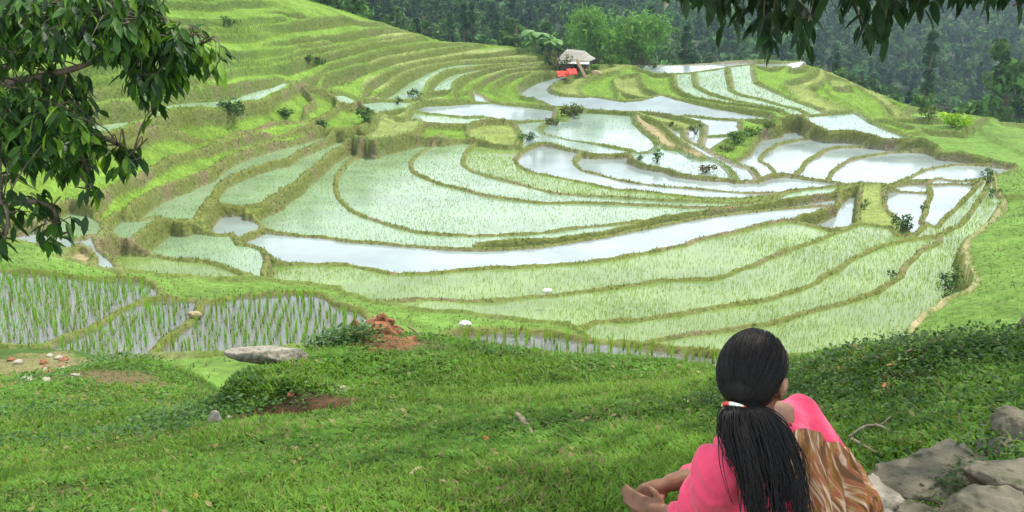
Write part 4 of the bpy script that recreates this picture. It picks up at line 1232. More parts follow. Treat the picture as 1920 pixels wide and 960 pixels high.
def plant_tree(kindn, x, y, z, s, label, group, name, rot):
    crown, trunk, _ = KINDS[kindn]
    e = empty(name, (x, y, z)); e.scale = (s, s, s * R.uniform(0.9, 1.1)); e.rotation_euler = (0, 0, rot)
    link_obj('crown', crown, e); link_obj('trunk', trunk, e)
    tag(e, label, 'tree', group)
    return e
# trees one can tell apart, along the edge of the terraces
single = [  # px, py of the foot, metres ahead, kind, size, label
 (655, 50, 116, 'mid_round', 0.75, 'bushy mid green tree behind the upper left terraces', ),
 (610, 35, 117, 'light_round', 0.8, 'pale green rounded tree at the skyline of the upper left terraces'),
 (560, 25, 118, 'mid_tall', 0.7, 'slender light green tree at the top of the left hill beside the forest'),
 (1245, 100, 140, 'mid_round', .8, 'rounded green tree behind the far white paddies left of centre'),
 (1435, 118, 128, 'mid_tall', .55, 'small bushy tree under the hanging dark leaves at the far paddies'),
 (1560, 128, 124, 'light_round', .7, 'yellowish green tree behind the far right corner of the terraces'),
 (1730, 196, 108, 'light_round', .42, 'small rounded tree at the terrace edge on the right'),
 (1815, 210, 112, 'mid_tall', .62, 'pointed green tree standing below the right terraces'),
 (1860, 215, 108, 'mid_round', .5, 'low bushy tree beyond the tan terrace at the right'),
]
for px, py, Y, kn, s, lab_ in single:
    q = P(px, py, Y); z = land(q[0], q[1])
    hgt = {'mid_round': 7.5, 'light_round': 6.5, 'mid_tall': 9.5}[kn]
    plant_tree(kn, q[0], q[1], min(z, q[2]), s, lab_, None, 'broadleaf_tree', R.uniform(0, 6))
names = {'dark_round': ('broadleaf_tree', 'dark green round crowned forest tree below the terrace edge'), 'dark_tall': ('conifer_tree', 'tall dark narrow tree at the near edge of the forest'),
         'mid_round': ('broadleaf_tree', 'mid green round crowned forest tree below the terrace edge'), 'mid_tall': ('broadleaf_tree', 'mid green upright forest tree below the terrace edge'),
         'light_round': ('broadleaf_tree', 'pale green spreading tree at the edge of the forest'), 'pine': ('pine_tree', 'pointed pine tree at the near edge of the forest')}
# forest: scatter over the valley and the slopes
pts = []
r = np.random.default_rng(42)
for rr_ in range(60000):
    a_ = math.radians(r.uniform(-40, 36)); R_ = math.sqrt(r.uniform(118 ** 2, 720 ** 2))
    pts.append((R_ * math.sin(a_), R_ * math.cos(a_)))
pts = np.array(pts)
z = far_h(pts[:, 0], pts[:, 1]); Rr = np.hypot(*pts.T); ang = np.degrees(np.arctan2(pts[:, 0], pts[:, 1]))
rt = np.interp(ang, [-45, -18, 0, 12, 30, 45], [250, 270, 330, 470, 660, 700])
re = np.interp(ang, [-45, -18, -10, 0, 14, 20, 24, 40], [128, 126, 132, 134, 140, 132, 118, 95])
ppx, ppy = proj(pts[:, 0], pts[:, 1], z + EYE)
ok = (Rr < rt + 15) & (Rr > re) & (ppy > -110) & (ppx > -60) & (ppx < 1980)
pts, z, Rr, ang = pts[ok], z[ok], Rr[ok], ang[ok]
cell = {}; keep = []
for i in np.argsort(Rr):
    spc = 4.2 + Rr[i] * 0.0055
    c0 = (int(pts[i, 0] // 6), int(pts[i, 1] // 6)); good = True
    for dx in (-1, 0, 1):
        for dy in (-1, 0, 1):
            for k in cell.get((c0[0] + dx, c0[1] + dy), ()):
                if (pts[k, 0] - pts[i, 0]) ** 2 + (pts[k, 1] - pts[i, 1]) ** 2 < spc * spc: good = False; break
            if not good: break
        if not good: break
    if good: cell.setdefault(c0, []).append(i); keep.append(i)
keep = np.array(keep)
grove = fbm(pts[:, 0] / 40, pts[:, 1] / 40, 2, 401)
kn_list = ['dark_round', 'dark_tall', 'mid_round', 'mid_tall', 'light_round', 'pine']
VV, FF, CC = [], [], []; off = 0; n_single = 0
for i in keep:
    g = grove[i] + r.normal(0, .25)
    right = ang[i] > 8
    kn = kn_list[int(r.choice(6, p=[.38, .10, .22, .16, .04, .10] if g < -.05 else [.12, .12, .28, .24, .08, .16]))]
    s = r.uniform(0.75, 1.4)
    if n_single < 110:
        nm, lb = names[kn]; n_single += 1
        plant_tree(kn, pts[i, 0], pts[i, 1], z[i] + EYE, s, lb, lb.replace('tree', 'trees') + ' line', nm, r.uniform(0, 6.28))
        continue
    V, Fc, c = KINDS[kn][2]
    frac = 1.0 if Rr[i] < 180 else 0.5 if Rr[i] < 300 else 0.30
    m_ = int(len(Fc) * frac); st = r.integers(0, len(Fc) - m_ + 1)
    Vs = V[st * 4:(st + m_) * 4].reshape(m_, 4, 3); cen = Vs.mean(1, keepdims=True)
    Vs = (cen + (Vs - cen) * (1 / math.sqrt(frac)) * 0.95).reshape(-1, 3)
    a_ = r.uniform(0, 6.28); ca, sa = math.cos(a_), math.sin(a_)
    Vs = np.stack([Vs[:, 0] * ca - Vs[:, 1] * sa, Vs[:, 0] * sa + Vs[:, 1] * ca, Vs[:, 2]], 1) * s + np.array([pts[i, 0], pts[i, 1], z[i] + EYE])
    VV.append(Vs); FF.append(np.arange(m_ * 4).reshape(m_, 4) + off); off += m_ * 4
    CC.append(c[st * 4:(st + m_) * 4] * r.uniform(.6, 1.35))
o = np_mesh('forest', np.concatenate(VV), np.concatenate(FF), np.concatenate(CC), mat=M_far)
tag(o, 'dense dark forest covering the far mountainside beyond the terraces', 'forest', kind='stuff')
print('forest trees', len(keep), 'faces', off // 4)

# ---- bamboo clumps, banana plants and shrubs round the hut
def bamboo(px, py, Y, H, label, seed):
    r = np.random.default_rng(seed)
    q = P(px, py, Y); z = min(land(q[0], q[1]), q[2])
    e = empty('bamboo_clump', (q[0], q[1], z)); tag(e, label, 'bamboo')
    Lv, tubes_ = [], []
    for k in range(34):
        a_ = r.uniform(0, 6.28); b_ = r.uniform(0.1, 1); h = H * r.uniform(0.65, 1.05); out = b_ * H * .34
        p0 = np.array([math.cos(a_) * .5 * b_, math.sin(a_) * .5 * b_, -0.5]); p1 = p0 + np.array([math.cos(a_) * out * .35, math.sin(a_) * out * .35, h * .7])
        p2 = p1 + np.array([math.cos(a_) * out * .5, math.sin(a_) * out * .5, h * .27]); p3 = p2 + np.array([math.cos(a_) * out * .5, math.sin(a_) * out * .5, -h * .05])
        c = curve_pts([p0, p1, p2, p3], 12); tubes_.append((c, np.linspace(.06, .015, 12)))
        for j in range(3, 12):
            for _ in range(11): Lv.append(c[j] + r.normal(0, .35 + .03 * j, 3))
    tubes_obj('stems', tubes_, M_stem, e, 4)
    pos = np.array(Lv); n = len(pos); d = r.normal(0, 1, (n, 3)); d[:, 2] -= .6
    V, Fc = stamp(np.array([(-.11, 0, 0), (.11, 0, 0), (0.0, .9, 0)]), np.array([(0, 1, 2)]), pos, frames(d, r.uniform(0, 6, n)), r.uniform(.6, 1.2, n))
    hgt = pos[:, 2] / H
    c = np.array((0.13, 0.27, 0.05)) * (r.uniform(.65, 1.35, n))[:, None]
    np_mesh('foliage', V, Fc, np.repeat(c, 3, 0), mat=M_far, parent=e)
bamboo(1120, 118, 128, 7.5, 'tall light green bamboo clump directly behind the hut roof', 1)
bamboo(1195, 122, 130, 8.0, 'broad feathery bamboo clump right of the hut', 2)
bamboo(1145, 118, 136, 10, 'tallest bamboo clump rising behind the other two', 3)
def banana(px, py, Y, H, label, seed):
    r = np.random.default_rng(seed); q = P(px, py, Y); z = min(land(q[0], q[1]), q[2])
    e = empty('banana_plant', (q[0], q[1], z)); tag(e, label, 'banana plant')
    tubes_obj('stem', [(curve_pts([(0, 0, -.3), (.05, 0, H * .5), (0, .05, H * .62)], 6), np.linspace(.16, .09, 6))], M_stem, e, 7)
    for k in range(8):
        a_ = k * 2.4 + r.uniform(-.3, .3); l = H * r.uniform(.5, .65); up = r.uniform(.6, 1.3)
        c = curve_pts([(0, 0, H * .6), (math.cos(a_) * l * .3, math.sin(a_) * l * .3, H * .6 + l * .5 * up), (math.cos(a_) * l * .7, math.sin(a_) * l * .7, H * .6 + l * .55 * up), (math.cos(a_) * l, math.sin(a_) * l, H * .6 + l * .3 * up)], 8)
        sd_ = np.array([-math.sin(a_), math.cos(a_), 0]); w = np.array([.04, .16, .26, .30, .30, .26, .18, .02]) * H * .22 / .3 * .8
        V = np.concatenate([c - sd_ * w[:, None] - (0, 0, .05), c, c + sd_ * w[:, None] - (0, 0, .05)])
        Fq = np.array([(i + 8 * s_, i + 1 + 8 * s_, i + 9 + 8 * s_, i + 8 + 8 * s_) for s_ in (0, 1) for i in range(7)])
        np_mesh('leaf', V, Fq, np.tile(np.array((.13, .26, .06)) * r.uniform(.8, 1.2), (24, 1)), mat=M_leaf, parent=e, smooth=True)
banana(1002, 114, 117, 3.6, 'tallest pale leaved banana plant left of the hut', 1)
banana(1022, 114, 118, 2.8, 'middle banana plant between the tall one and the hut', 2)
banana(1036, 114, 116, 2.5, 'short banana plant closest to the hut roof', 3)

def shrub(px, py, Y, w, h, cols, label, seed, nleaf=260, leaf=None, name='shrub', zoff=0.0):
    """a bush: stems and leaf clumps"""
    r = np.random.default_rng(seed)
    if Y is None:
        q = hit(px, py); x, y = q[0], q[1]
    else: q = P(px, py, Y); x, y = q[0], q[1]
    z = land(x, y) if y > 12 else LG(x, y)
    e = empty(name, (x, y, z + zoff)); tag(e, label, 'shrub')
    leaf = leaf or max(.05, 0.22 * w)
    V, Fc, c, ctr = crown_arrays(r, 9, (w, h * .55), nleaf, leaf, cols, 'dome')
    V[:, 2] += h * .5; ctr[:, 2] += h * .5
    np_mesh('foliage', V, Fc, c, mat=M_far, parent=e)
    tubes_obj('stems', [(curve_pts([(0, 0, -.1), np.array(cc[:3]) * .5, cc[:3]], 5), np.linspace(.03 * h, .01 * h, 5)) for cc in ctr[:6]], M_bark, e, 5)
G1 = [(0.06, 0.125, 0.03), (0.045, 0.10, 0.028)]; G2 = [(0.085, 0.17, 0.03), (0.07, 0.14, 0.03)]; YG = [(0.20, 0.33, 0.02), (0.24, 0.36, 0.025), (0.16, 0.30, 0.02)]; OL = [(0.10, 0.12, 0.03), (0.075, 0.10, 0.025)]
SH = [(1786, 240, None, 1.9, 1.3, YG, 'bright yellow green bush on the terrace edge at the right'), (1740, 226, None, 1.0, 1.5, OL, 'darker olive bush just left of the yellow green one'),
 (1790, 545, None, 0.72, 1.5, G1, 'tall dark shrub under the footpath on the right hand bank'), (1785, 505, None, 0.5, 1.1, G1, 'dark upright shrub just above the tall one by the footpath'),
 (1848, 372, None, .55, .9, G1, 'dark shrub at the tip of the white paddy by the path'), (1860, 392, None, .4, .6, G1, 'low dark shrub on the path bank below the paddy tip'),
 (685, 232, None, 1.3, 1.3, G2, 'rounded green bush on the bund at the head of the curved fields'), (775, 184, None, .9, .8, G2, 'little bush at the left end of the long white paddy'), (746, 194, None, .55, .7, G1, 'tiny dark bush beside the small white paddy'),
 (1075, 217, None, 1.7, .9, OL, 'spreading olive bush at the corner of the teal pond'), (1040, 232, None, .9, .7, OL, 'dark olive bush below the spreading bush by the pond'), (990, 263, None, .9, .8, G2, 'green bush at the junction of bunds left of the teal pond'),
 (1233, 302, None, .7, 1.2, G2, 'upright green bush on the islet below the teal pond'), (1200, 300, None, .4, .5, G1, 'small dark bush at the left of the islet'), (1305, 250, None, .7, 1.0, G1, 'dark leafy bush on the bund between the narrow channels'),
 (1385, 268, None, 1.4, .9, G2, 'leafy bush on the ridge among the far channels'), (1410, 255, None, 1.0, .8, G2, 'second leafy bush higher on the same ridge'), (1440, 243, None, .9, .5, OL, 'olive scrub at the upper end of the ridge'), (1362, 282, None, .7, .5, OL, 'brownish scrub at the lower end of the ridge'),
 (1325, 322, None, .9, .6, [(0.13, .11, .05), (.09, .1, .03)], 'brown withered scrub where the channels meet'), (1258, 237, None, .4, .4, G1, 'tiny dark bush at the head of the brown field'),
 (1555, 507, None, .25, .32, G1, 'small dark plant on the third bund right of centre'), (1673, 512, None, .25, .38, G1, 'small dark plant near the right end of the lower bund'),
 (600, 230, None, 1.0, .7, G1, 'dark shrub on the steep bank above the left fields'), (430, 222, None, 1.6, .7, G1, 'bushy growth on the tall bank at left centre'), (530, 208, None, 1.0, .6, G1, 'dark bush on the ledge above the small pool'),
 (1695, 425, None, .8, .75, G1, 'dark shrub under the steep bank between the small brown fields'), (1619, 408, None, .35, .6, G1, 'dark shrub against the left wall of the brown field'), (1730, 395, None, .3, .6, G1, 'dark shrub on the wall right of the muddy white paddy'),
 (595, 116, None, .9, .9, G1, 'small dark tree like bush at the foot of the upper left terraces'), (578, 115, None, .7, .7, G1, 'little dark bush beside the tree like bush at the upper left'), (425, 45, None, 1.1, .9, G1, 'dark bush on the highest left terrace bank'),
 (1048, 120, 112, 1.8, 2.3, OL, 'dark bush in front of the left side of the hut'), (1030, 122, 113, 1.0, 1.2, G1, 'low bush left of the hut'), (1117, 114, 113, 1.1, 1.6, G2, 'rounded bush against the right wall of the hut'), (1145, 113, 120, 1.2, 1.5, G2, 'second rounded bush further right of the hut'),
 (1202, 124, 117, .6, .6, G1, 'tiny dark bush at the left end of the far white paddy'), (1224, 130, 116, .7, .9, OL, 'grey green bush in the far white paddy'), (1475, 112, 122, 1, 1.0, G2, 'bush behind the right end of the far white paddy')]
for k, (px, py, Y, w, h, cols, lab_) in enumerate(SH): shrub(px, py, Y, w, h, cols, lab_, 500 + k)
# leafy weeds on the turf hummock
def weeds(name, spots, label, cols, leaf=.05, n=60, seed=9):
    r = np.random.default_rng(seed); VV, FF, CC = [], [], []; off = 0
    for (px, py, Y, rx, rz, cnt) in spots:
        cnt = int(cnt * 1.6)
        q = P(px, py, Y)
        x = q[0] + r.normal(0, rx, cnt); y = q[1] + r.normal(0, rx * .7, cnt)
        zz = np.maximum(lawn_h(x, y) + EYE, -9) + r.uniform(0.0, rz, cnt)
        d = r.normal(0, 1, (cnt, 3)); d[:, 2] = np.abs(d[:, 2]) * .5 + .1
        sc = leaf * r.uniform(.6, 1.5, cnt) * (Y / 5) ** .5
        V, Fc = stamp(LEAF * np.array([1.9, 1, 1]), LEAF_F, np.stack([x, y, zz], 1), frames(d, r.uniform(-.7, .7, cnt)), sc)
        c = np.array(cols)[r.integers(0, len(cols), cnt)] * r.uniform(.7, 1.3, (cnt, 1))
        VV.append(V); FF.append(Fc + off); off += len(V); CC.append(np.repeat(c, 8, 0))
    o = np_mesh(name, np.concatenate(VV), np.concatenate(FF), np.concatenate(CC), mat=M_leaf)
    tag(o, label, 'weeds', kind='stuff')
WC = [(0.055, 0.14, 0.02), (0.075, 0.17, 0.025), (0.045, 0.11, 0.02)]
weeds('hummock_weeds', [(630, 662, 8.4, .14, .16, 420), (670, 672, 8.3, .16, .12, 300), (470, 725, 7.1, .20, .03, 170), (430, 745, 6.9, .18, .04, 220), (510, 735, 7.1, .22, .03, 150), (555, 738, 6.75, .18, .03, 130), (470, 770, 6.6, .14, .04, 140),
    (350, 800, 6.6, .22, .09, 380), (320, 830, 6.0, .2, .07, 260), (40, 790, 7.5, .5, .09, 420), (60, 850, 5.6, .35, .08, 320), (240, 705, 12.2, .35, .12, 300), (130, 720, 11, .5, .08, 240), (930, 715, 8, .14, .06, 120), (780, 640, 9, .2, .06, 160)],
      'broad leaved weeds growing over the turf hummock and the lower left bank', WC, .026)
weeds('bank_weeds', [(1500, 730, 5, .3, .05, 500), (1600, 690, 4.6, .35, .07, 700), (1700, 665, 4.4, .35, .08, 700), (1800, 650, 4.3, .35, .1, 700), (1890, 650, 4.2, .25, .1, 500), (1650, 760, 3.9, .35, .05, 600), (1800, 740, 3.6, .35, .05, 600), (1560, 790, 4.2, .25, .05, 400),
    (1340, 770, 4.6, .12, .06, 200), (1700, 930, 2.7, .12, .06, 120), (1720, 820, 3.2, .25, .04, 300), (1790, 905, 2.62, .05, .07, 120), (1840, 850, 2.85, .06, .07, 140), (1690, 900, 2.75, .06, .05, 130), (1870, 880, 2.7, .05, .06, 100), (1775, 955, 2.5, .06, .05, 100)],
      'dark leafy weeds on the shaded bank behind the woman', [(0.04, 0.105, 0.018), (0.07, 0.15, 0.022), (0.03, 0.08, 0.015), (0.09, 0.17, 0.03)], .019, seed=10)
# ================================================================ OVERHANGING TREES
def near_tree(seed, base, label, trunk_pts, trunk_r, limbs, clusters, canopy, cols, leaf_len=(.072, .112)):
    r = np.random.default_rng(seed)
    base = np.array(base); e = empty('broadleaf_tree', base); tag(e, label, 'tree')
    tubes_obj('trunk', [(curve_pts(np.array(trunk_pts) - base, 16), np.interp(np.linspace(0, 1, 16), [0, .12, 1], [trunk_r * 1.35, trunk_r, trunk_r * .55]))], M_bark, e, 12)
    nodes = []
    for pts, r0, r1 in limbs:
        c = curve_pts(np.array(pts), 22); nodes.append(c)
        tubes_obj('limb', [(c - base, np.linspace(r0, r1, 22))], M_bark, e, 7)
    allc = np.concatenate(nodes)
    LV, LD, LS, LC, tw = [], [], [], [], []
    allp_ = list(clusters) + list(canopy)
    for n_, (c, cnt, lite) in enumerate(allp_):
        c = np.array(c); d = np.linalg.norm(allc - c, axis=1); b_ = allc[int(np.argmin(d))]
        mid = (b_ + c) / 2 + r.normal(0, .05, 3) + (0, 0, .04)
        if np.linalg.norm(b_ - c) < 2.2: tw.append((curve_pts([b_, mid, c], 6) - base, np.linspace(.0045, .002, 6)))
        stem = c - b_; stem /= np.linalg.norm(stem) + 1e-6
        for k in range(cnt):
            t = r.uniform(-.12, .06)
            p = c + stem * t + r.normal(0, .012, 3)
            a_ = r.uniform(0, 6.28)
            dv = np.array([math.cos(a_), math.sin(a_), 0]) * r.uniform(.25, 1.0) + np.array([0, 0, -r.uniform(.35, 1.25)]) + stem * .35
            LV.append(p); LD.append(dv); LS.append(r.uniform(*leaf_len))
            cc = np.array(cols[r.integers(0, len(cols))]) * r.uniform(.7, 1.3)
            if r.uniform() < lite: cc = np.array((.16, .30, .03)) * r.uniform(.7, 1.2)
            LC.append(cc)
    n = len(LV)
    V, Fc = stamp(LEAF * np.array([1.0, 1, 1]), LEAF_F, np.array(LV) - base, frames(np.array(LD), r.uniform(-.6, .6, n)), np.array(LS))
    tubes_obj('twigs', tw, M_bark, e, 4)
    np_mesh('foliage', V, Fc, np.repeat(np.array(LC), 8, 0), mat=M_leaf, parent=e, smooth=True)
    return n
r = np.random.default_rng(88)
def jit(lst, Y0, Y1, n0, n1, lite=0.05):
    return [(P(px + r.normal(0, 7), py + r.normal(0, 7), r.uniform(Y0, Y1)), int(r.integers(n0, n1)), lite) for px, py in lst]
# --- left
cl = jit([(x, y) for x in range(-40, 285, 19) for y in range(-34, 92, 17)], 4.4, 5.7, 15, 22, .09)
cl += jit([(x, y) for x in range(-30, 175, 19) for y in range(168, 315, 19)], 4.4, 5.6, 15, 22, .10)
cl += jit([(x, y) for x in range(-30, 90, 30) for y in (105, 140)], 4.7, 5.4, 3, 6, .05)
cl += jit([(290, 22), (300, 50), (318, 62), (335, 75), (300, 84), (262, 100), (245, 118), (262, 140), (283, 152), (292, 165), (310, 120), (335, 118), (352, 92), (345, 55), (322, 108), (240, 60), (275, 128), (225, 130), (208, 100), (330, 95), (312, 72), (296, 66), (340, 62), (362, 70), (300, 100), (318, 132), (345, 100), (275, 95), (255, 80), (356, 110), (330, 140), (300, 145), (278, 165), (292, 178), (268, 155)], 4.7, 5.1, 14, 20, .08)
cl += jit([(368, 78), (385, 92), (398, 98), (408, 104), (376, 112), (392, 120), (412, 112)], 4.8, 5.0, 9, 13, .5)
cl += jit([(190, 262), (210, 268), (232, 276), (252, 286), (262, 300), (225, 292), (200, 285), (240, 300)], 4.7, 5.0, 8, 12, .22)
cl += jit([(160, 318), (172, 338), (165, 355), (178, 362), (140, 322)], 4.7, 5.0, 5, 8, .1)
cl += jit([(70, 372), (95, 380), (110, 392), (80, 402), (122, 408), (98, 418), (88, 436), (104, 452), (118, 430), (62, 398)], 4.5, 4.9, 7, 11, .12)
cl += jit([(-8, 385), (8, 392), (14, 412), (4, 432), (12, 452), (-4, 470), (24, 372)], 4.3, 4.6, 8, 12, .12)
can = []
for _ in range(170):
    can.append((np.array([r.uniform(-7.5, -1.6), r.uniform(3.4, 8.2), 0]), 11, .03))
for q in can: q[0][2] = 1.75 + max(0, 1.9 - 0.35 * abs(q[0][0] + 4.6)) * r.uniform(0, 1.5) + r.uniform(0, .5)
DC = [(0.028, 0.078, 0.013), (0.042, 0.11, 0.016), (0.065, 0.16, 0.022), (0.02, 0.052, 0.012)]
tb = np.array([-5.0, 5.4, LG(-5.0, 5.4) - .2])
n1_ = near_tree(3, tb, 'leafy dark green tree with drooping leaves hanging in from the left edge',
    [tb, tb + (.1, 0, 1.6), tb + (.25, -.05, 3.2), (-4.3, 5.2, 3.2)], .17,
    [([tb + (.1, 0, 1.7), P(-110, 180, 5.15), P(-40, 165, 5.05), P(30, 152, 5.0), P(115, 135, 5.0), P(175, 115, 5.0), P(232, 88, 5.0), P(300, 68, 4.95), P(370, 88, 4.95)], .030, .005),
     ([P(-30, 163, 5.05), P(10, 130, 5.05), P(45, 95, 5.1), P(90, 60, 5.2), P(150, 20, 5.2)], .02, .006),
     ([tb + (.2, 0, 2.4), P(-60, 20, 5.2), P(60, 10, 5.1), P(180, 25, 5.0), P(290, 40, 4.95)], .04, .008),
     ([tb + (.05, 0, 1.1), P(-70, 260, 5.2), P(40, 235, 5.0), P(120, 240, 4.95), P(190, 258, 4.9), P(250, 285, 4.85)], .035, .005),
     ([P(120, 240, 4.95), P(150, 285, 4.9), P(168, 330, 4.85), P(175, 355, 4.85)], .01, .003),
     ([tb + (0, -.1, .7), P(-80, 400, 4.9), P(0, 385, 4.75), P(60, 378, 4.7), P(100, 395, 4.7), P(108, 440, 4.7)], .03, .004),
     ([P(-30, 390, 4.7), P(5, 380, 4.5), P(15, 420, 4.45), P(5, 460, 4.45)], .012, .004),
     ([tb + (.2, 0, 3.0), (-4.0, 5.6, 2.8), (-2.8, 5.8, 2.9), (-1.9, 6, 2.7)], .05, .01), ([tb + (.2, 0, 3.0), (-5.6, 6.4, 3.1), (-6.6, 7.2, 3.1)], .05, .01)],
    cl, can, DC)
# --- right, overhead
cl = jit([(x, y) for x in range(1275, 1960, 22) for y in (-52, -30, -10)], 3.3, 4.3, 9, 13, 0)
cl += jit([(1268, 2), (1290, 8), (1318, 18), (1340, 30), (1352, 45), (1330, 5), (1378, 40), (1385, 58), (1362, 22), (1405, 45), (1415, 62), (1435, 72), (1425, 40), (1442, 92), (1448, 100), (1432, 84), (1462, 62), (1480, 72), (1492, 80), (1500, 86), (1476, 50), (1508, 62), (1520, 30),
           (1545, 25), (1580, 22), (1600, 28), (1625, 35), (1640, 62), (1648, 74), (1636, 82), (1618, 70), (1662, 48), (1660, 18), (1690, 14), (1720, 28), (1728, 36), (1745, 18), (1790, 8), (1805, 12), (1840, 6), (1815, 18), (1868, 2), (1900, 8), (1920, 14)], 3.4, 4.0, 6, 10, 0)
can = []
for _ in range(1150):
    x, y = r.uniform(-0.8, 7.5), r.uniform(1.8, 10.5)
    h0 = 2.0 + .28 * max(0, 3.5 - math.hypot(x - 3.6, y - 5.5)) * 1.5
    if fbm(np.array([x * .55]), np.array([y * .55]), 2, 901)[0] < -.16 and y > 4: continue
    can.append((np.array([x, y, h0 + r.uniform(0, 2.2)]), 12, 0))
for _ in range(650):  # extra unseen leaves added overhead to shade the woman
    can.append((np.array([r.uniform(0.9, 4.6), r.uniform(2.4, 6.6), r.uniform(2.2, 4.2)]), 12, 0))
tb = np.array([2.78, 5.0, LG(2.78, 5.0) - .25])
tr_top = np.array([4.1, 5.3, 3.0])
n2_ = near_tree(4, tb, 'overhanging tree with drooping leaves darkened as if shaded across the top right',
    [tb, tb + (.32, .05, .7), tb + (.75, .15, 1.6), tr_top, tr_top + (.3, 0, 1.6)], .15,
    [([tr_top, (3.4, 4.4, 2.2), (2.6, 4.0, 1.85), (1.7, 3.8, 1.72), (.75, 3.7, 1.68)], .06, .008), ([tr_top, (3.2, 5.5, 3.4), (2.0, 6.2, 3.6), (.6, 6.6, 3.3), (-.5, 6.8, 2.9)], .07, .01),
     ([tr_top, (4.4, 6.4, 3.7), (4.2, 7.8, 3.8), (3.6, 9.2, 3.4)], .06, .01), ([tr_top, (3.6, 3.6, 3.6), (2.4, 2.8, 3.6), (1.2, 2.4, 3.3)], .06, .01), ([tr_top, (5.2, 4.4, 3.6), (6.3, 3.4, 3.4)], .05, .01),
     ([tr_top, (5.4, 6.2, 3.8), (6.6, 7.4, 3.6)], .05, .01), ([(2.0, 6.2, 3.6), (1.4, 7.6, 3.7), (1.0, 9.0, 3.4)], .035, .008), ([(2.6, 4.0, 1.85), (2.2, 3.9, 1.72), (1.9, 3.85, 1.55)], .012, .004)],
    [(c_ + np.array([0, 0, .065]), n_c, l_) for c_, n_c, l_ in cl], can, [(0.018, 0.045, 0.012), (0.024, 0.055, 0.014), (0.014, 0.035, 0.010)])  # leaf colours darkened to stand for the backlit, shaded underside
print('near leaves', n1_, n2_)
# ================================================================ HUT
q = P(1078, 122, 114.0); hz = land(q[0], q[1])
HUTZ = min(hz, q[2]) 
hut = empty('farm_hut', (q[0], q[1], HUTZ)); hut.rotation_euler = (0, 0, math.radians(-18)); hut.scale = (.74, .78, .66); hut.location.z -= .45
tag(hut, 'small wooden farm hut with a pale grey roof at the far edge of the terraces', 'hut')
M_roofl = simple_mat('weathered_roof', (0.38, 0.36, 0.34), (0.50, 0.48, 0.46), 3, 0.8, 6, .03)
M_roofd = simple_mat('old_thatch', (0.24, 0.22, 0.18), (0.32, 0.30, 0.26), 5, 0.95, 12, .05)
M_wood = simple_mat('weathered_wood', (0.22, 0.15, 0.10), (0.30, 0.21, 0.14), 6, 0.85, 20, .01)
M_tan = simple_mat('bare_wood', (0.42, 0.29, 0.16), (0.50, 0.36, 0.2), 6, 0.8)
M_shade = simple_mat('shaded_plank', (0.07, 0.055, 0.045), (0.10, 0.08, 0.06), 6, 0.9)  # darker copy of the hut wood, shade put into the colour
def box(bm, c, s, rz=0, rx=0, ry=0):
    t = bmesh.ops.create_cube(bm, size=1.0)
    bmesh.ops.scale(bm, vec=s, verts=t['verts'])
    bmesh.ops.rotate(bm, cent=(0, 0, 0), matrix=Matrix.Rotation(rz, 3, 'Z') @ Matrix.Rotation(ry, 3, 'Y') @ Matrix.Rotation(rx, 3, 'X'), verts=t['verts'])
    bmesh.ops.translate(bm, vec=c, verts=t['verts'])
def part(name, m, parent, *boxes):
    bm = bmesh.new()
    for b_ in boxes: box(bm, *b_)
    bmesh.ops.bevel(bm, geom=bm.edges[:], offset=0.012, segments=1, affect='EDGES')
    return bm_obj(name, bm, m, parent, smooth=False)
FL = 0.9
part('floor', M_wood, hut, ((0, 0, FL), (4.0, 3.2, .12)))
for sx in (-1, 0, 1):
    for sy in (-1, 1): part('post', M_wood, hut, ((sx * 1.75, sy * 1.35, 1.25), (.14, .14, 3.1)))
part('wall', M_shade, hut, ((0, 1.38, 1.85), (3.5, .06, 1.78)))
part('wall', M_wood, hut, ((-1.78, 0, 1.85), (.06, 2.6, 1.78)))
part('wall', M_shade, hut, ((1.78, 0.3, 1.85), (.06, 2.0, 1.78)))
part('wall', M_wood, hut, ((-.95, -1.38, 1.85), (1.5, .06, 1.78)))
def roof(name, m, parent, eave, ridge):
    """a sheet of roofing with thickness between two edges"""
    a, b = np.array(eave), np.array(ridge)
    n = 7; V = []
    for t in np.linspace(0, 1, n):
        for s_ in np.linspace(0, 1, 9):
            e_ = a[0] + (a[1] - a[0]) * s_; r_ = b[0] + (b[1] - b[0]) * s_
            p = e_ + (r_ - e_) * t; V.append(p + (0, 0, -.10 * math.sin(t * math.pi) + .02 * math.sin(s_ * 40)))
    Fq = np.array([(i * 9 + j, i * 9 + j + 1, (i + 1) * 9 + j + 1, (i + 1) * 9 + j) for i in range(n - 1) for j in range(8)])
    o = np_mesh(name, np.array(V), Fq, mat=m, parent=parent)
    md = o.modifiers.new('thickness', 'SOLIDIFY'); md.thickness = .12
    return o
roof('roof', M_roofd, hut, [(-2.5, -2.15, 2.25), (2.7, -2.15, 2.25)], [(-1.3, 0, 4.0), (1.5, 0, 3.75)])
roof('roof', M_roofl, hut, [(-2.6, 2.2, 2.4), (2.6, 2.2, 2.4)], [(-1.3, 0.02, 4.02), (1.5, 0.02, 3.77)])
roof('roof', M_roofl, hut, [(-2.7, 2.15, 2.38), (-2.7, -2.15, 2.25)], [(-1.3, 0.01, 4.06), (-1.3, -.01, 4.06)])
roof('roof', M_roofd, hut, [(2.75, -2.15, 2.25), (2.75, 2.15, 2.38)], [(1.5, -.01, 3.80), (1.5, .01, 3.80)])
roof('awning', M_roofl, hut, [(-1.7, -3.1, 1.98), (3.0, -3.1, 1.92)], [(-1.9, -2.1, 2.22), (2.8, -2.1, 2.22)])
o = part('lean_pole', M_tan, None, ((0, 0, 0), (.34, .10, 2.4), 0, 0, -.5))
qq = P(1090, 118, 110.5); o.location = (qq[0], qq[1], land(qq[0], qq[1]) + 1.0)
o.name = 'wooden_plank'; tag(o, 'tan wooden plank leaning against the front of the hut', 'plank')
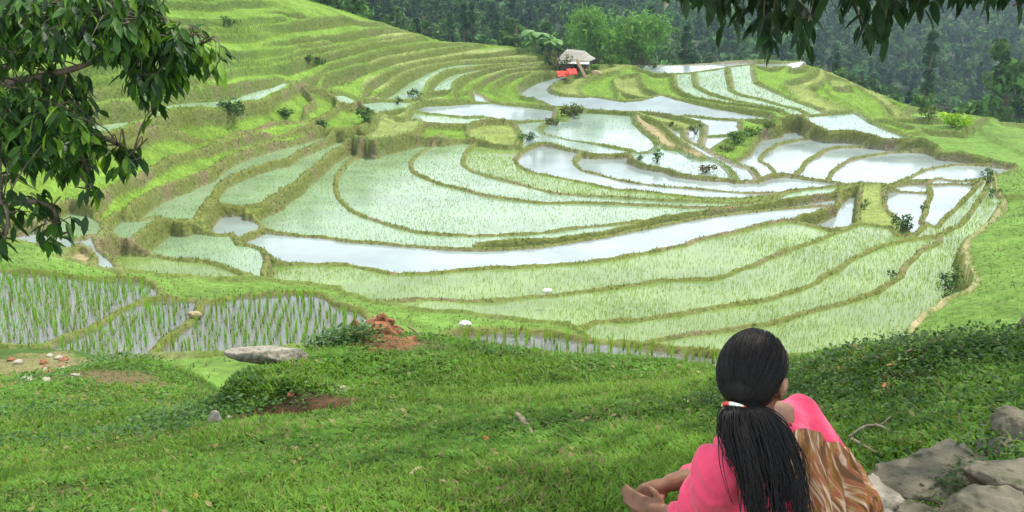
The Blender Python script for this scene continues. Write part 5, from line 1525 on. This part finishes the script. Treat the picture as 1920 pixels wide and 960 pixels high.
qq = P(1118, 119, 112); 
rock_mesh('earth_heap', (.65, .5, .42), 300, M_tan, 3, .7, 6, .1, (qq[0], qq[1], land(qq[0], qq[1]) + .2), 0, (0, 0), 'tan heap beside the right corner of the hut', 'heap')
# red cloths spread on the bank in front of the hut
M_red = simple_mat('red_cloth', (0.48, 0.03, 0.02), (0.60, 0.07, 0.04), 8, .8)
for i, (px, py, w, lab_) in enumerate([(1057, 138, .75, 'left of two red cloths spread on the bank below the hut'), (1073, 134, .5, 'right of two red cloths spread on the bank below the hut')]):
    qq = P(px, py, 109.5 - i * .2); n = 12
    g = np.stack(np.meshgrid(np.linspace(-1, 1, n), np.linspace(-1, 1, n)), -1).reshape(-1, 2)
    zz = .10 * np.sin(g[:, 0] * 7 + i) * np.cos(g[:, 1] * 4) + .38 * g[:, 1] + .08 * fbm(g[:, 0] * 2, g[:, 1] * 2, 2, 800 + i)
    V = np.stack([g[:, 0] * w * (1 + .12 * g[:, 1]), g[:, 1] * .45, zz * .7], 1)
    Fq = np.array([(a * n + b_, a * n + b_ + 1, (a + 1) * n + b_ + 1, (a + 1) * n + b_) for a in range(n - 1) for b_ in range(n - 1)])
    o = np_mesh('red_cloth', V, Fq, mat=M_red, smooth=True); o.location = (qq[0], qq[1], max(qq[2], land(qq[0], qq[1]) + .35)); o.rotation_euler = (0, 0, .2 * i)
    md = o.modifiers.new('thickness', 'SOLIDIFY'); md.thickness = .03
    tag(o, lab_, 'cloth', 'red cloths below the hut')
# ================================================================ THE SEATED WOMAN
def nrm(v): v = np.array(v, float); return v / np.linalg.norm(v)
Hc = P(1413, 701, 2.40)
hf = nrm((math.sin(math.radians(40)), math.cos(math.radians(40)), -0.10)); hr = nrm(np.cross(hf, (0, 0, 1))); hu = np.cross(hr, hf)
C7 = P(1440, 806, 2.42)
ta = math.radians(43); tf = np.array([-math.sin(ta), math.cos(ta), 0]); tr = np.array([math.cos(ta), math.sin(ta), 0]); UP = np.array([0, 0, 1.0])
PEL = C7 - tf * .10 - UP * .44
Rs = C7 + tr * .198 - UP * .014 + tf * .02; Ls = C7 - tr * .172 - UP * .055 + tf * .02
Lh = P(1216, 950, 2.55); Le = P(1310, 1000, 2.40); Lw = P(1254, 964, 2.52)
Rh = P(1222, 919, 2.63); Rw = P(1258, 905, 2.645); Re = P(1372, 880, 2.70)
def capsule(bm, a, b, ra, rb, n=14, flat=None):
    a, b = np.array(a, float), np.array(b, float); L = np.linalg.norm(b - a)
    M = frames((b - a)[None] if L > 1e-6 else np.array([[0, 1., 0]]))[0]
    rings = []
    for t in np.linspace(-math.pi / 2, 0, 5): rings.append((ra * math.sin(t), ra * math.cos(t)))
    for t in np.linspace(0, math.pi / 2, 5): rings.append((L + rb * math.sin(t), rb * math.cos(t)))
    prev = None
    for (yy_, rad_) in rings:
        rad_ = max(rad_, 1e-4)
        ring = [bm.verts.new(a + M @ np.array([rad_ * math.cos(k * 2 * math.pi / n), yy_, rad_ * math.sin(k * 2 * math.pi / n)])) for k in range(n)]
        if prev:
            for k in range(n): bm.faces.new((prev[k], prev[(k + 1) % n], ring[(k + 1) % n], ring[k]))
        else: bm.faces.new(ring[::-1])
        prev = ring
    bm.faces.new(prev)
def ellipsoid(bm, c, ax, rad_):
    t = bmesh.ops.create_icosphere(bm, subdivisions=4, radius=1.0)
    M = np.stack(ax, -1)
    for v in t['verts']: v.co = np.array(c) + M @ (np.array(v.co) * np.array(rad_))
def remeshed(name, bm, vox, m, parent, smooth_it=4, fold=0, cut=None, seed=0):
    bmesh.ops.recalc_face_normals(bm, faces=bm.faces)
    me = bpy.data.meshes.new(name); bm.to_mesh(me); bm.free()
    t = bpy.data.objects.new('tmp', me); C.objects.link(t)
    md = t.modifiers.new('r', 'REMESH'); md.mode = 'VOXEL'; md.voxel_size = vox; md.use_smooth_shade = True
    sm = t.modifiers.new('s', 'SMOOTH'); sm.iterations = smooth_it; sm.factor = 0.5
    dg = bpy.context.evaluated_depsgraph_get(); me2 = bpy.data.meshes.new_from_object(t.evaluated_get(dg))
    bpy.data.objects.remove(t)
    n = len(me2.vertices); co = np.empty(n * 3, np.float32); me2.vertices.foreach_get('co', co); co = co.reshape(-1, 3)
    if fold:
        no = np.empty(n * 3, np.float32); me2.vertex_normals.foreach_get('vector', no); no = no.reshape(-1, 3)
        d = 1.0 - 2 * np.abs(fbm(co[:, 0] * 9 + co[:, 2] * 5 + seed, co[:, 2] * 6 - co[:, 1] * 9, 2, 600 + seed))
        co = co + no * (fold * (d - .7))[:, None]; me2.vertices.foreach_set('co', co.ravel())
    if cut is not None:
        b2 = bmesh.new(); b2.from_mesh(me2)
        bmesh.ops.delete(b2, geom=[v for v in b2.verts if cut(np.array(v.co))], context='VERTS')
        b2.to_mesh(me2); b2.free()
    me2.materials.clear(); me2.materials.append(m)
    for p in me2.polygons: p.use_smooth = True
    return link_obj(name, me2, parent)
def cloth_mat(name, c1, c2, rough=.85):
    m, nt, b = mat(name)
    nt.links.new(noise_mix(nt, c1, c2, 12, .3, .7), b.inputs['Base Color'])
    b.inputs['Roughness'].default_value = rough; b.inputs['Specular IOR Level'].default_value = .15; b.inputs['Sheen Weight'].default_value = .15
    bump(nt, b, 13, .03, .55, 4)
    return m
M_skin = simple_mat('skin', (0.215, 0.108, 0.063), (0.17, 0.082, 0.047), 25, .5, 120, .0008)
M_pink = cloth_mat('pink_cotton', (0.78, 0.075, 0.155), (0.70, 0.06, 0.13))
M_trou = cloth_mat('dark_cotton', (0.10, 0.04, 0.05), (0.07, 0.03, 0.04))
gz_ = LG(PEL[0], PEL[1])
person = empty('person', (PEL[0], PEL[1], gz_))
tag(person, 'woman with long dark ponytail sitting on the grass in pink top and patterned shawl', 'woman')
off_ = -np.array([PEL[0], PEL[1], gz_])
def sh(v): return np.array(v) + off_
def cap(bm, a, b, ra, rb, n=14): capsule(bm, sh(a), sh(b), ra, rb, n)
def hand(bm, wrist, palm, spread, curl_to, thumb_dir, sgn):
    """palm, four unequal bent fingers and a thumb from the side of the palm"""
    d = nrm(palm - wrist); s = nrm(spread - d * (spread @ d)); nrm_ = np.cross(d, s)
    K = .84
    kn = palm + d * .024
    cap(bm, wrist, palm - d * .012, .021, .023)
    for k in (-1.2, -.4, .4, 1.2): cap(bm, palm - d * .025 + s * .012 * k, kn + s * .0140 * k, .0122, .0110, 10)
    for k, l in zip((-1.5, -.5, .5, 1.5), (.80, .97, 1.0, .90)):
        p0 = kn + s * .0128 * k; p1 = p0 + nrm(d + curl_to * .85) * .034 * l; p2 = p1 + nrm(d * .2 + curl_to) * .023 * l; p3 = p2 + nrm(-d * .25 + curl_to) * .017 * l
        cap(bm, p0, p1, .0086, .0078, 10); cap(bm, p1, p2, .0078, .0070, 10); cap(bm, p2, p3, .0070, .0060, 10)
    t0 = palm - d * .030 - s * .026 * sgn; t1 = t0 + nrm(thumb_dir + d * .6) * .031; t2 = t1 + nrm(thumb_dir * .5 + d + curl_to * .3) * .024
    cap(bm, palm - d * .035, t0, .0125, .011, 10); cap(bm, t0, t1, .011, .0095, 10); cap(bm, t1, t2, .0092, .0072, 10)
# body: one continuous skin
bm = bmesh.new()
ellipsoid(bm, sh(Hc + hu * .012 - hf * .006), (hr, hf, hu), (.074, .094, .098))
ellipsoid(bm, sh(Hc + hf * .030 - hu * .050), (hr, hf, hu), (.058, .062, .068))     # jaw
cap(bm, Hc + hf * .070 - hu * .100, Hc + hf * .076 - hu * .098, .022, .020)          # chin
cap(bm, Hc + hf * .088 + hu * .005, Hc + hf * .104 - hu * .030, .009, .013, 10)      # nose
for s in (-1, 1):
    cap(bm, Hc + hr * .050 * s + hf * .060 - hu * .025, Hc + hr * .056 * s + hf * .03 - hu * .035, .022, .026)   # cheeks
    ex = Hc + hr * .077 * s - hf * .004 - hu * .018
    for a_ in np.linspace(-.5, 3.6, 9):                                                # ear rim
        p_ = ex + hu * .026 * math.cos(a_) + (-hf) * .013 * math.sin(a_) + hr * s * .006 * (1 + math.sin(a_))
        cap(bm, p_, p_ + hr * .001, .0062, .0062, 8)
    cap(bm, ex - hu * .026 + hf * .005, ex - hu * .020 + hf * .004, .008, .008, 8)
    cap(bm, ex + hf * .004, ex - hf * .006, .010, .010, 8)
    cap(bm, Hc + hr * .033 * s + hf * .079 + hu * .022, Hc + hr * .048 * s + hf * .070 + hu * .022, .010, .010, 8)  # brow
cap(bm, Hc + hf * .090 - hu * .062 - hr * .016, Hc + hf * .090 - hu * .062 + hr * .016, .0075, .0075, 8)            # lips
neck_top = Hc - hu * .075 - hf * .022
cap(bm, neck_top, C7 + tf * .025 + UP * .01, .054, .058)
cap(bm, C7 + tf * .02 - UP * .01, C7 + tf * .03 - UP * .02 + tr * .12, .064, .056); cap(bm, C7 + tf * .02 - UP * .02, C7 + tf * .03 - UP * .05 - tr * .09, .058, .052)
mid_ = (C7 + PEL) / 2 + tf * .015
for s in (-1, 1):
    cap(bm, C7 - UP * .12 + tr * .05 * s, mid_ + tr * .04 * s, .105, .09); cap(bm, mid_ + tr * .04 * s, PEL + tr * .07 * s, .09, .12)
def arm(bm, a, b, c, k=1.0, r0=.047, r1=.040, r2=.027):
    cap(bm, a, a + (b - a) * .5, r0, r0 * .93); cap(bm, a + (b - a) * .5, b, r0 * .93, r1 * .95)
    cap(bm, b, b + (c - b) * .35, r1 * .95, r1); cap(bm, b + (c - b) * .35, c, r1, r2)
arm(bm, Rs, Re, Rw); arm(bm, Ls, Le, Lw)
hand(bm, Rw, Rh, np.array([0.25, .45, .8]), nrm((-.25, -.35, -.75)), nrm((-.1, -.8, .1)), 1)
hand(bm, Lw, Lh, np.array([-.2, .5, .75]), nrm((-.45, .65, .15)), nrm((-.2, .1, .9)), -1)
knees = [PEL + tf * .30 + tr * .22 * s + UP * .02 for s in (-1, 1)]
for s, kn_ in zip((-1, 1), knees):
    kn_[2] = LG(kn_[0], kn_[1]) + .085
    hip = PEL + tr * .09 * s; an = PEL + tf * .36 - tr * .10 * s; an[2] = LG(an[0], an[1]) + .055
    cap(bm, hip, kn_, .085, .062); cap(bm, kn_, an, .055, .034); cap(bm, an, an - tr * .14 * s + tf * .06 - UP * .02, .032, .022)
body = remeshed('body', bm, .0042, M_skin, person, 5)
# eyes
M_eye = simple_mat('eye_white', (.75, .72, .68), (.7, .67, .62), 30, .2); M_iris = simple_mat('dark_iris', (.02, .012, .008), (.03, .02, .01), 50, .2)
for s in (-1, 1):
    bm = bmesh.new(); c = Hc + hr * .031 * s + hf * .079 + hu * .006
    ellipsoid(bm, sh(c), (hr, hf, hu), (.012, .010, .007)); ey = bm_obj('eye', bm, M_eye, person)
    bm = bmesh.new(); ellipsoid(bm, sh(c + hf * .0075), (hr, hf, hu), (.005, .004, .005)); bm_obj('iris', bm, M_iris, ey)
# tunic: follows the torso and arms, open at the neck
bm = bmesh.new()
for s in (-1, 1):
    cap(bm, C7 - UP * .10 + tr * .05 * s, mid_ + tr * .045 * s, .124, .115); cap(bm, mid_ + tr * .045 * s, PEL + tr * .075 * s, .115, .150)
cap(bm, C7 - UP * .035 + tf * .02, Rs - UP * .02, .080, .062); cap(bm, C7 - UP * .045 + tf * .02, Ls - UP * .02, .078, .064)
cap(bm, Rs - UP * .01, Rs + (Re - Rs) * .5 - UP * .005, .062, .062); cap(bm, Rs + (Re - Rs) * .5 - UP * .005, Re, .064, .056); cap(bm, Re, Re + (Rw - Re) * .62, .056, .045)
cap(bm, Rs - UP * .015 - tf * .01, P(1556, 890, 2.50), .058, .085); cap(bm, Ls - UP * .005, Ls + (Le - Ls) * .5, .072, .076); cap(bm, Ls + (Le - Ls) * .5, Le, .076, .066); cap(bm, Le, Le + (Lw - Le) * .78, .064, .040)
nc = sh(C7 + tf * .045 + UP * .055 + tr * .022)
def in_neck(p):
    d = p - nc
    return ((d @ tr) / .082) ** 2 + ((d @ tf) / .100) ** 2 + (d[2] / .080) ** 2 < 1
tun = remeshed('tunic', bm, .0075, M_pink, person, 6, .024, in_neck, 3)
md = tun.modifiers.new('cloth', 'SOLIDIFY'); md.thickness = .004; md.offset = 1
bm = bmesh.new()
for s, kn_ in zip((-1, 1), knees):
    hip = PEL + tr * .09 * s; an = PEL + tf * .36 - tr * .10 * s; an[2] = LG(an[0], an[1]) + .055
    cap(bm, hip, kn_, .105, .078); cap(bm, kn_, kn_ + (an - kn_) * .8, .072, .05)
remeshed('trousers', bm, .009, M_trou, person, 4, .012, None, 5)
# shawl: from the left shoulder across the back, falling in folds on the right
m, nt, b = mat('patterned_shawl')
uv = nd(nt, 'ShaderNodeAttribute', attribute_name='st')
mp = nd(nt, 'ShaderNodeMapping'); mp.inputs['Scale'].default_value = (15.0, 1.3, 1); nt.links.new(uv.outputs['Vector'], mp.inputs['Vector'])
n1 = nd(nt, 'ShaderNodeTexNoise', Scale=2.4, Detail=3, Distortion=.35); nt.links.new(mp.outputs[0], n1.inputs['Vector'])
cr = nd(nt, 'ShaderNodeValToRGB'); nt.links.new(n1.outputs['Fac'], cr.inputs['Fac'])
el = cr.color_ramp.elements; el[0].position = .30; el[0].color = (.09, .035, .018, 1); el[1].position = .75; el[1].color = (.32, .22, .11, 1)
for pos, c in ((.40, (.17, .08, .02, 1)), (.47, (.27, .15, .05, 1)), (.53, (.26, .06, .04, 1)), (.58, (.28, .17, .065, 1)), (.65, (.50, .34, .27, 1))):
    e_ = el.new(pos); e_.color = c
mp2 = nd(nt, 'ShaderNodeMapping'); mp2.inputs['Scale'].default_value = (17.0, 1.1, 1); nt.links.new(uv.outputs['Vector'], mp2.inputs['Vector'])
n2 = nd(nt, 'ShaderNodeTexNoise', Scale=1.6, Detail=2); nt.links.new(mp2.outputs[0], n2.inputs['Vector'])
m2 = nd(nt, 'ShaderNodeMapRange'); m2.inputs['From Min'].default_value = .55; m2.inputs['From Max'].default_value = .63; nt.links.new(n2.outputs['Fac'], m2.inputs['Value'])
m3 = nd(nt, 'ShaderNodeMapRange'); m3.inputs['From Min'].default_value = .44; m3.inputs['From Max'].default_value = .37; nt.links.new(n2.outputs['Fac'], m3.inputs['Value'])
xa = nd(nt, 'ShaderNodeMix', data_type='RGBA'); nt.links.new(m2.outputs[0], xa.inputs['Factor']); nt.links.new(cr.outputs['Color'], xa.inputs[6]); xa.inputs[7].default_value = (.50, .37, .26, 1)
xb = nd(nt, 'ShaderNodeMix', data_type='RGBA'); nt.links.new(m3.outputs[0], xb.inputs['Factor']); nt.links.new(xa.outputs[2], xb.inputs[6]); xb.inputs[7].default_value = (.12, .06, .03, 1)
nt.links.new(xb.outputs[2], b.inputs['Base Color']); b.inputs['Roughness'].default_value = .9; b.inputs['Specular IOR Level'].default_value = .1
M_shawl = m
top = curve_pts([P(1458, 806, 2.26), P(1485, 803, 2.29), P(1525, 812, 2.36), P(1568, 832, 2.45), P(1586, 862, 2.50)], 60)
bot = curve_pts([P(1512, 985, 2.13), P(1530, 1040, 2.13), P(1565, 1040, 2.20), P(1612, 1010, 2.32), P(1642, 972, 2.42)], 60)
ns_, nt_ = 60, 34; V = []; st = []
for i in range(nt_):
    t = i / (nt_ - 1)
    for j in range(ns_):
        s = j / (ns_ - 1)
        p = top[j] * (1 - t) + bot[j] * t
        out = nrm(p - (C7 + (PEL - C7) * (.25 + .6 * t)))
        f = sstep(0, .14, s) * .020 * (.35 + t) * math.sin(s * 38 + 1.6 * math.sin(t * 2 + s * 7)) + .012 * math.sin(s * 17 + t * 2) + .05 * math.sin(t * math.pi) * .55
        V.append(sh(p + out * f)); st.append((s + .05 * math.sin(t * 6), t, 0))
Fq = np.array([(i * ns_ + j, i * ns_ + j + 1, (i + 1) * ns_ + j + 1, (i + 1) * ns_ + j) for i in range(nt_ - 1) for j in range(ns_ - 1)])
shawl = np_mesh('shawl', np.array(V), Fq, mat=M_shawl, parent=person, smooth=True)
at = shawl.data.attributes.new('st', 'FLOAT_VECTOR', 'POINT'); at.data.foreach_set('vector', np.array(st, np.float32).ravel())
sw = shawl.modifiers.new('lie', 'SHRINKWRAP'); sw.target = tun; sw.wrap_method = 'NEAREST_SURFACEPOINT'; sw.wrap_mode = 'OUTSIDE'; sw.offset = .010
md = shawl.modifiers.new('cloth', 'SOLIDIFY'); md.thickness = .003
# hair
m, nt, b = mat('black_hair')
b.inputs['Base Color'].default_value = (.008, .0065, .006, 1); b.inputs['Roughness'].default_value = .55; b.inputs['Specular IOR Level'].default_value = .22
M_hair = m
bm = bmesh.new()
t = bmesh.ops.create_icosphere(bm, subdivisions=6, radius=1.0)
TIE = P(1391, 760, 2.318)
tl = np.array([TIE @ hr, TIE @ hf, TIE @ hu]) - np.array([Hc @ hr, Hc @ hf, Hc @ hu])
dele = []
for v in t['verts']:
    p = np.array(v.co)
    q_ = p * np.array([.0865, .104, .108]) + np.array([0, -.008, .012])
    back = max(0, -p[1])
    # strands drawn back towards the tie
    ang_ = math.atan2(p[0], p[2] + .9 - .3 * p[1])
    q_ *= 1 + .0025 * math.sin(ang_ * 95 + 3 * p[1]) + .003 * math.sin(ang_ * 41 + 1.2)
    # pulled into the tail at the nape
    k = math.exp(-((q_[0] - tl[0]) ** 2 + (q_[2] - tl[2]) ** 2) / .0026) * (1 if p[1] < 0 else 0)
    q_[1] -= .014 * k
    v.co = sh(Hc + hr * q_[0] + hf * q_[1] + hu * q_[2])
    hl = .052 + .02 * p[2] if p[2] > .35 else .004 - .03 * (.35 - p[2])
    if q_[1] > hl or (q_[2] < -.075 and q_[1] > -.075) or (abs(p[0]) > .6 and q_[1] > -.030 and q_[2] < .026): dele.append(v)
bmesh.ops.delete(bm, geom=dele, context='VERTS')
hair = bm_obj('hair', bm, M_hair, person)
md = hair.modifiers.new('t', 'SOLIDIFY'); md.thickness = .012; md.offset = -1
rk = np.random.default_rng(31); lst = []
def scalp(d):
    d = d / np.linalg.norm(d); return Hc + hr * d[0] * .0872 + hf * (d[1] * .1047 - .008) + hu * (d[2] * .1087 + .012)
td = np.array([tl[0] / .0865, (tl[1] + .008) / .104, (tl[2] - .012) / .108]); td /= np.linalg.norm(td)
for i in range(1100):
    d0 = rk.normal(0, 1, 3); d0[1] = rk.uniform(-.9, .42); d0[2] = abs(d0[2]) * .8 + rk.uniform(-.45, .25); d0 /= np.linalg.norm(d0)
    if d0[1] > .30 and d0[2] < .35 or d0[2] < -.55 or (abs(d0[0]) > .6 and d0[1] > -.25 and d0[2] < .20): continue
    if d0 @ td > .96: continue
    ts = np.linspace(0, rk.uniform(.75, 1), 10); wob = rk.normal(0, .012)
    pts_ = np.array([scalp(d0 * (1 - t_) + td * t_ + np.array([wob * math.sin(t_ * 3.1), 0, 0])) for t_ in ts])
    outd = (pts_ - Hc); outd /= np.linalg.norm(outd, axis=1, keepdims=True)
    lst.append((pts_ + outd * rk.uniform(-.0004, .0022) + off_, np.linspace(.0009, .0012, 10)))
V, Fc = [], []; o_ = 0
for c, rd in lst:
    v_, f_ = tube(c, rd, 3, False); V.append(v_); Fc.append(f_ + o_); o_ += len(v_)
np_mesh('combed_strands', np.concatenate(V), np.concatenate(Fc), mat=M_hair, parent=hair, smooth=True)
# the loose tail
cen = curve_pts([TIE + hf * .02 + UP * .012, TIE, P(1399, 772, 2.288), P(1414, 802, 2.255), P(1431, 850, 2.205), P(1445, 905, 2.16), P(1456, 965, 2.11), P(1464, 1030, 2.07)], 40)
wid = np.interp(np.linspace(0, 1, 40), [0, .14, .2, .32, .46, .6, .8, 1], [.030, .036, .044, .064, .084, .088, .082, .07])
dep = np.interp(np.linspace(0, 1, 40), [0, .2, .5, 1], [.030, .044, .034, .018])
sidev_ = nrm((math.cos(math.radians(8)), math.sin(math.radians(8)), 0)); outv = np.array([.1, -.9, .35])
rk = np.random.default_rng(77); lst = []
for i in range(1500):
    a_ = rk.uniform(0, 6.28); rad_ = math.sqrt(rk.uniform(0.0, 1)); u = rad_ * math.cos(a_) ; w = rad_ * math.sin(a_)
    u = math.copysign(abs(u) ** .85, u)
    lk_ = round(u * 4.2); ln = (.62 + .38 * ((lk_ * 7 + 3) % 5) / 4) * rk.uniform(.8, 1.02)
    if i % 9 == 0: u *= 1.12
    ph, fr, am = rk.uniform(0, 6.28), rk.uniform(3, 9), rk.uniform(.003, .016) * (1.6 if i % 9 == 0 else 1)
    n_ = 14; ts = np.linspace(0, ln, n_); idx = ts * 39
    c = np.stack([np.interp(idx, np.arange(40), cen[:, k]) for k in range(3)], 1)
    wv = np.interp(idx, np.arange(40), wid); dv = np.interp(idx, np.arange(40), dep)
    lock = round(u * 4.2) / 4.2; uu_ = u + (lock - u) * .75 * sstep(.35, 1.0, ts) + .14 * np.sin(lock * 9 + ts * 3) * ts
    c = c + sidev_ * (uu_ * wv + am * np.sin(ts * fr + ph) * ts * 2)[:, None] + outv * (w * dv)[:, None] * .9
    lst.append((c + off_, np.linspace(.0024, .0007, n_)))
V, Fc = [], []; o_ = 0
for c, rd in lst:
    v_, f_ = tube(c, rd, 4, False); V.append(v_); Fc.append(f_ + o_); o_ += len(v_)
np_mesh('ponytail', np.concatenate(V), np.concatenate(Fc), mat=M_hair, parent=hair, smooth=True)
# hair tie: a narrow band of red and white beads round the root of the tail
ax_ = nrm(-hf * .75 - UP * .65); s1 = nrm(np.cross(ax_, UP)); s2 = np.cross(s1, ax_)
M_tw = simple_mat('cream_band', (.78, .70, .60), (.84, .78, .70), 40, .5); M_tr = simple_mat('red_band', (.60, .06, .05), (.7, .1, .07), 40, .5)
bmw, bmr = bmesh.new(), bmesh.new()
for k in range(44):
    a_ = k * 2 * math.pi / 44; c = TIE + ax_ * .018 + s1 * .043 * math.cos(a_) + s2 * .029 * math.sin(a_)
    c2 = TIE + ax_ * .018 + s1 * .043 * math.cos(a_ + .16) + s2 * .029 * math.sin(a_ + .16)
    red = (k % 11) in (3, 4, 5, 6, 7)
    cap(bmr if red else bmw, c, c2, .0058, .0058, 8)
tie = bm_obj('hair_tie', bmw, M_tw, person); bm_obj('red_beads', bmr, M_tr, tie)
# necklace of small red beads and a bangle
bm = bmesh.new(); M_bead = simple_mat('red_bead', (.55, .03, .03), (.65, .05, .04), 60, .3)
for k in range(46):
    a_ = k * 2 * math.pi / 46; c = C7 + tf * .022 + UP * (.022 + .014 * math.cos(a_ - 1.6)) + tr * .073 * math.cos(a_) + tf * .073 * math.sin(a_)
    t = bmesh.ops.create_icosphere(bm, subdivisions=1, radius=.0042)
    for v in t['verts']: v.co = np.array(v.co) + sh(c)
bm_obj('necklace', bm, M_bead, person)
d_ = nrm(Lh - Lw); b1 = nrm(np.cross(d_, UP)); b2 = np.cross(b1, d_); bm = bmesh.new()
for k in range(28):
    a_ = k * 2 * math.pi / 28; f_ = lambda q_: Lw - d_ * .004 + (b1 * math.cos(q_) + b2 * math.sin(q_)) * .031
    cap(bm, f_(a_), f_(a_ + .23), .0035, .0035, 6)
bm_obj('bangle', bm, simple_mat('silver', (.7, .72, .75), (.6, .62, .65), 30, .3), person)
# ================================================================ AIR
hz = bpy.data.meshes.new('haze'); bm = bmesh.new(); bmesh.ops.create_cube(bm, size=1.0)
x0, x1, y0, y1, z0, z1 = -1150, 1150, -40, 1260, -75, 75
for v in bm.verts: v.co = ((v.co.x + .5) * (x1 - x0) + x0, (v.co.y + .5) * (y1 - y0) + y0, (v.co.z + .5) * (z1 - z0) + z0)
bm.to_mesh(hz); bm.free()
m = bpy.data.materials.new('air'); m.use_nodes = True; nt = m.node_tree
nt.nodes.remove(nt.nodes['Principled BSDF'])
pv = nt.nodes.new('ShaderNodeVolumePrincipled'); pv.inputs['Color'].default_value = (.62, .80, 1.0, 1); pv.inputs['Density'].default_value = 0.00026; pv.inputs['Anisotropy'].default_value = 0.2
nt.links.new(pv.outputs[0], nt.nodes['Material Output'].inputs['Volume'])
hz.materials.append(m)
o = bpy.data.objects.new('haze', hz); C.objects.link(o); o['kind'] = 'stuff'
# ================================================================ CAMERA, LIGHT, AIR
cam = bpy.data.cameras.new('camera'); co = bpy.data.objects.new('camera', cam); C.objects.link(co)
cam.sensor_width = 36; cam.lens = 36 * F / 1920; cam.clip_end = 5000; cam.clip_start = 0.05
co.location = (0, 0, EYE); co.rotation_euler = (math.radians(90) - PITCH, 0, 0)
bpy.context.scene.camera = co
SUN_EL, SUN_AZ = math.radians(62), math.radians(48)       # azimuth clockwise from straight ahead (+Y)
sd = Vector((math.sin(SUN_AZ) * math.cos(SUN_EL), math.cos(SUN_AZ) * math.cos(SUN_EL), math.sin(SUN_EL)))
sl = bpy.data.lights.new('sun', 'SUN'); sl.energy = 4.8; sl.angle = math.radians(0.8); sl.color = (1, 0.95, 0.84)
so = bpy.data.objects.new('sun', sl); C.objects.link(so)
so.rotation_euler = sd.to_track_quat('Z', 'Y').to_euler(); so.location = (0, 0, 40)
sc = bpy.context.scene
W = bpy.data.worlds.new('World'); sc.world = W; W.use_nodes = True
nt = W.node_tree
bg = nt.nodes['Background']; bg.inputs['Strength'].default_value = 0.14
sk = nt.nodes.new('ShaderNodeTexSky'); sk.sky_type = 'NISHITA'; sk.sun_disc = False
sk.sun_elevation = SUN_EL; sk.sun_rotation = SUN_AZ; sk.air_density = 1.2; sk.dust_density = 1.0
tc = nt.nodes.new('ShaderNodeTexCoord')
mp = nt.nodes.new('ShaderNodeMapping'); mp.inputs['Scale'].default_value = (1.0, 1.0, 2.6)
nt.links.new(tc.outputs['Generated'], mp.inputs['Vector'])
cn = nt.nodes.new('ShaderNodeTexNoise'); cn.inputs['Scale'].default_value = 2.6; cn.inputs['Detail'].default_value = 7; cn.inputs['Roughness'].default_value = 0.58
nt.links.new(mp.outputs[0], cn.inputs['Vector'])
mr = nt.nodes.new('ShaderNodeMapRange'); mr.inputs['From Min'].default_value = 0.34; mr.inputs['From Max'].default_value = 0.58
nt.links.new(cn.outputs['Fac'], mr.inputs['Value'])
mx = nt.nodes.new('ShaderNodeMix'); mx.data_type = 'RGBA'
sx = nt.nodes.new('ShaderNodeSeparateXYZ'); nt.links.new(tc.outputs['Generated'], sx.inputs[0])
hb = nt.nodes.new('ShaderNodeMapRange'); hb.inputs['From Min'].default_value = 0.10; hb.inputs['From Max'].default_value = 0.32; hb.inputs['To Min'].default_value = 1; hb.inputs['To Max'].default_value = 0
nt.links.new(sx.outputs['Z'], hb.inputs['Value'])
mxx = nt.nodes.new('ShaderNodeMath'); mxx.operation = 'MAXIMUM'
nt.links.new(mr.outputs['Result'], mxx.inputs[0]); nt.links.new(hb.outputs['Result'], mxx.inputs[1])
nt.links.new(mxx.outputs[0], mx.inputs['Factor'])
nt.links.new(sk.outputs[0], mx.inputs[6]); mx.inputs[7].default_value = (13.6, 14.8, 15.6, 1)
nt.links.new(mx.outputs[2], bg.inputs['Color'])
vs = sc.view_settings; vs.view_transform = 'Standard'; vs.look = 'None'; vs.exposure = 0.12; vs.gamma = 1
sc.cycles.max_bounces = 6; sc.cycles.transparent_max_bounces = 6; sc.cycles.use_denoising = True
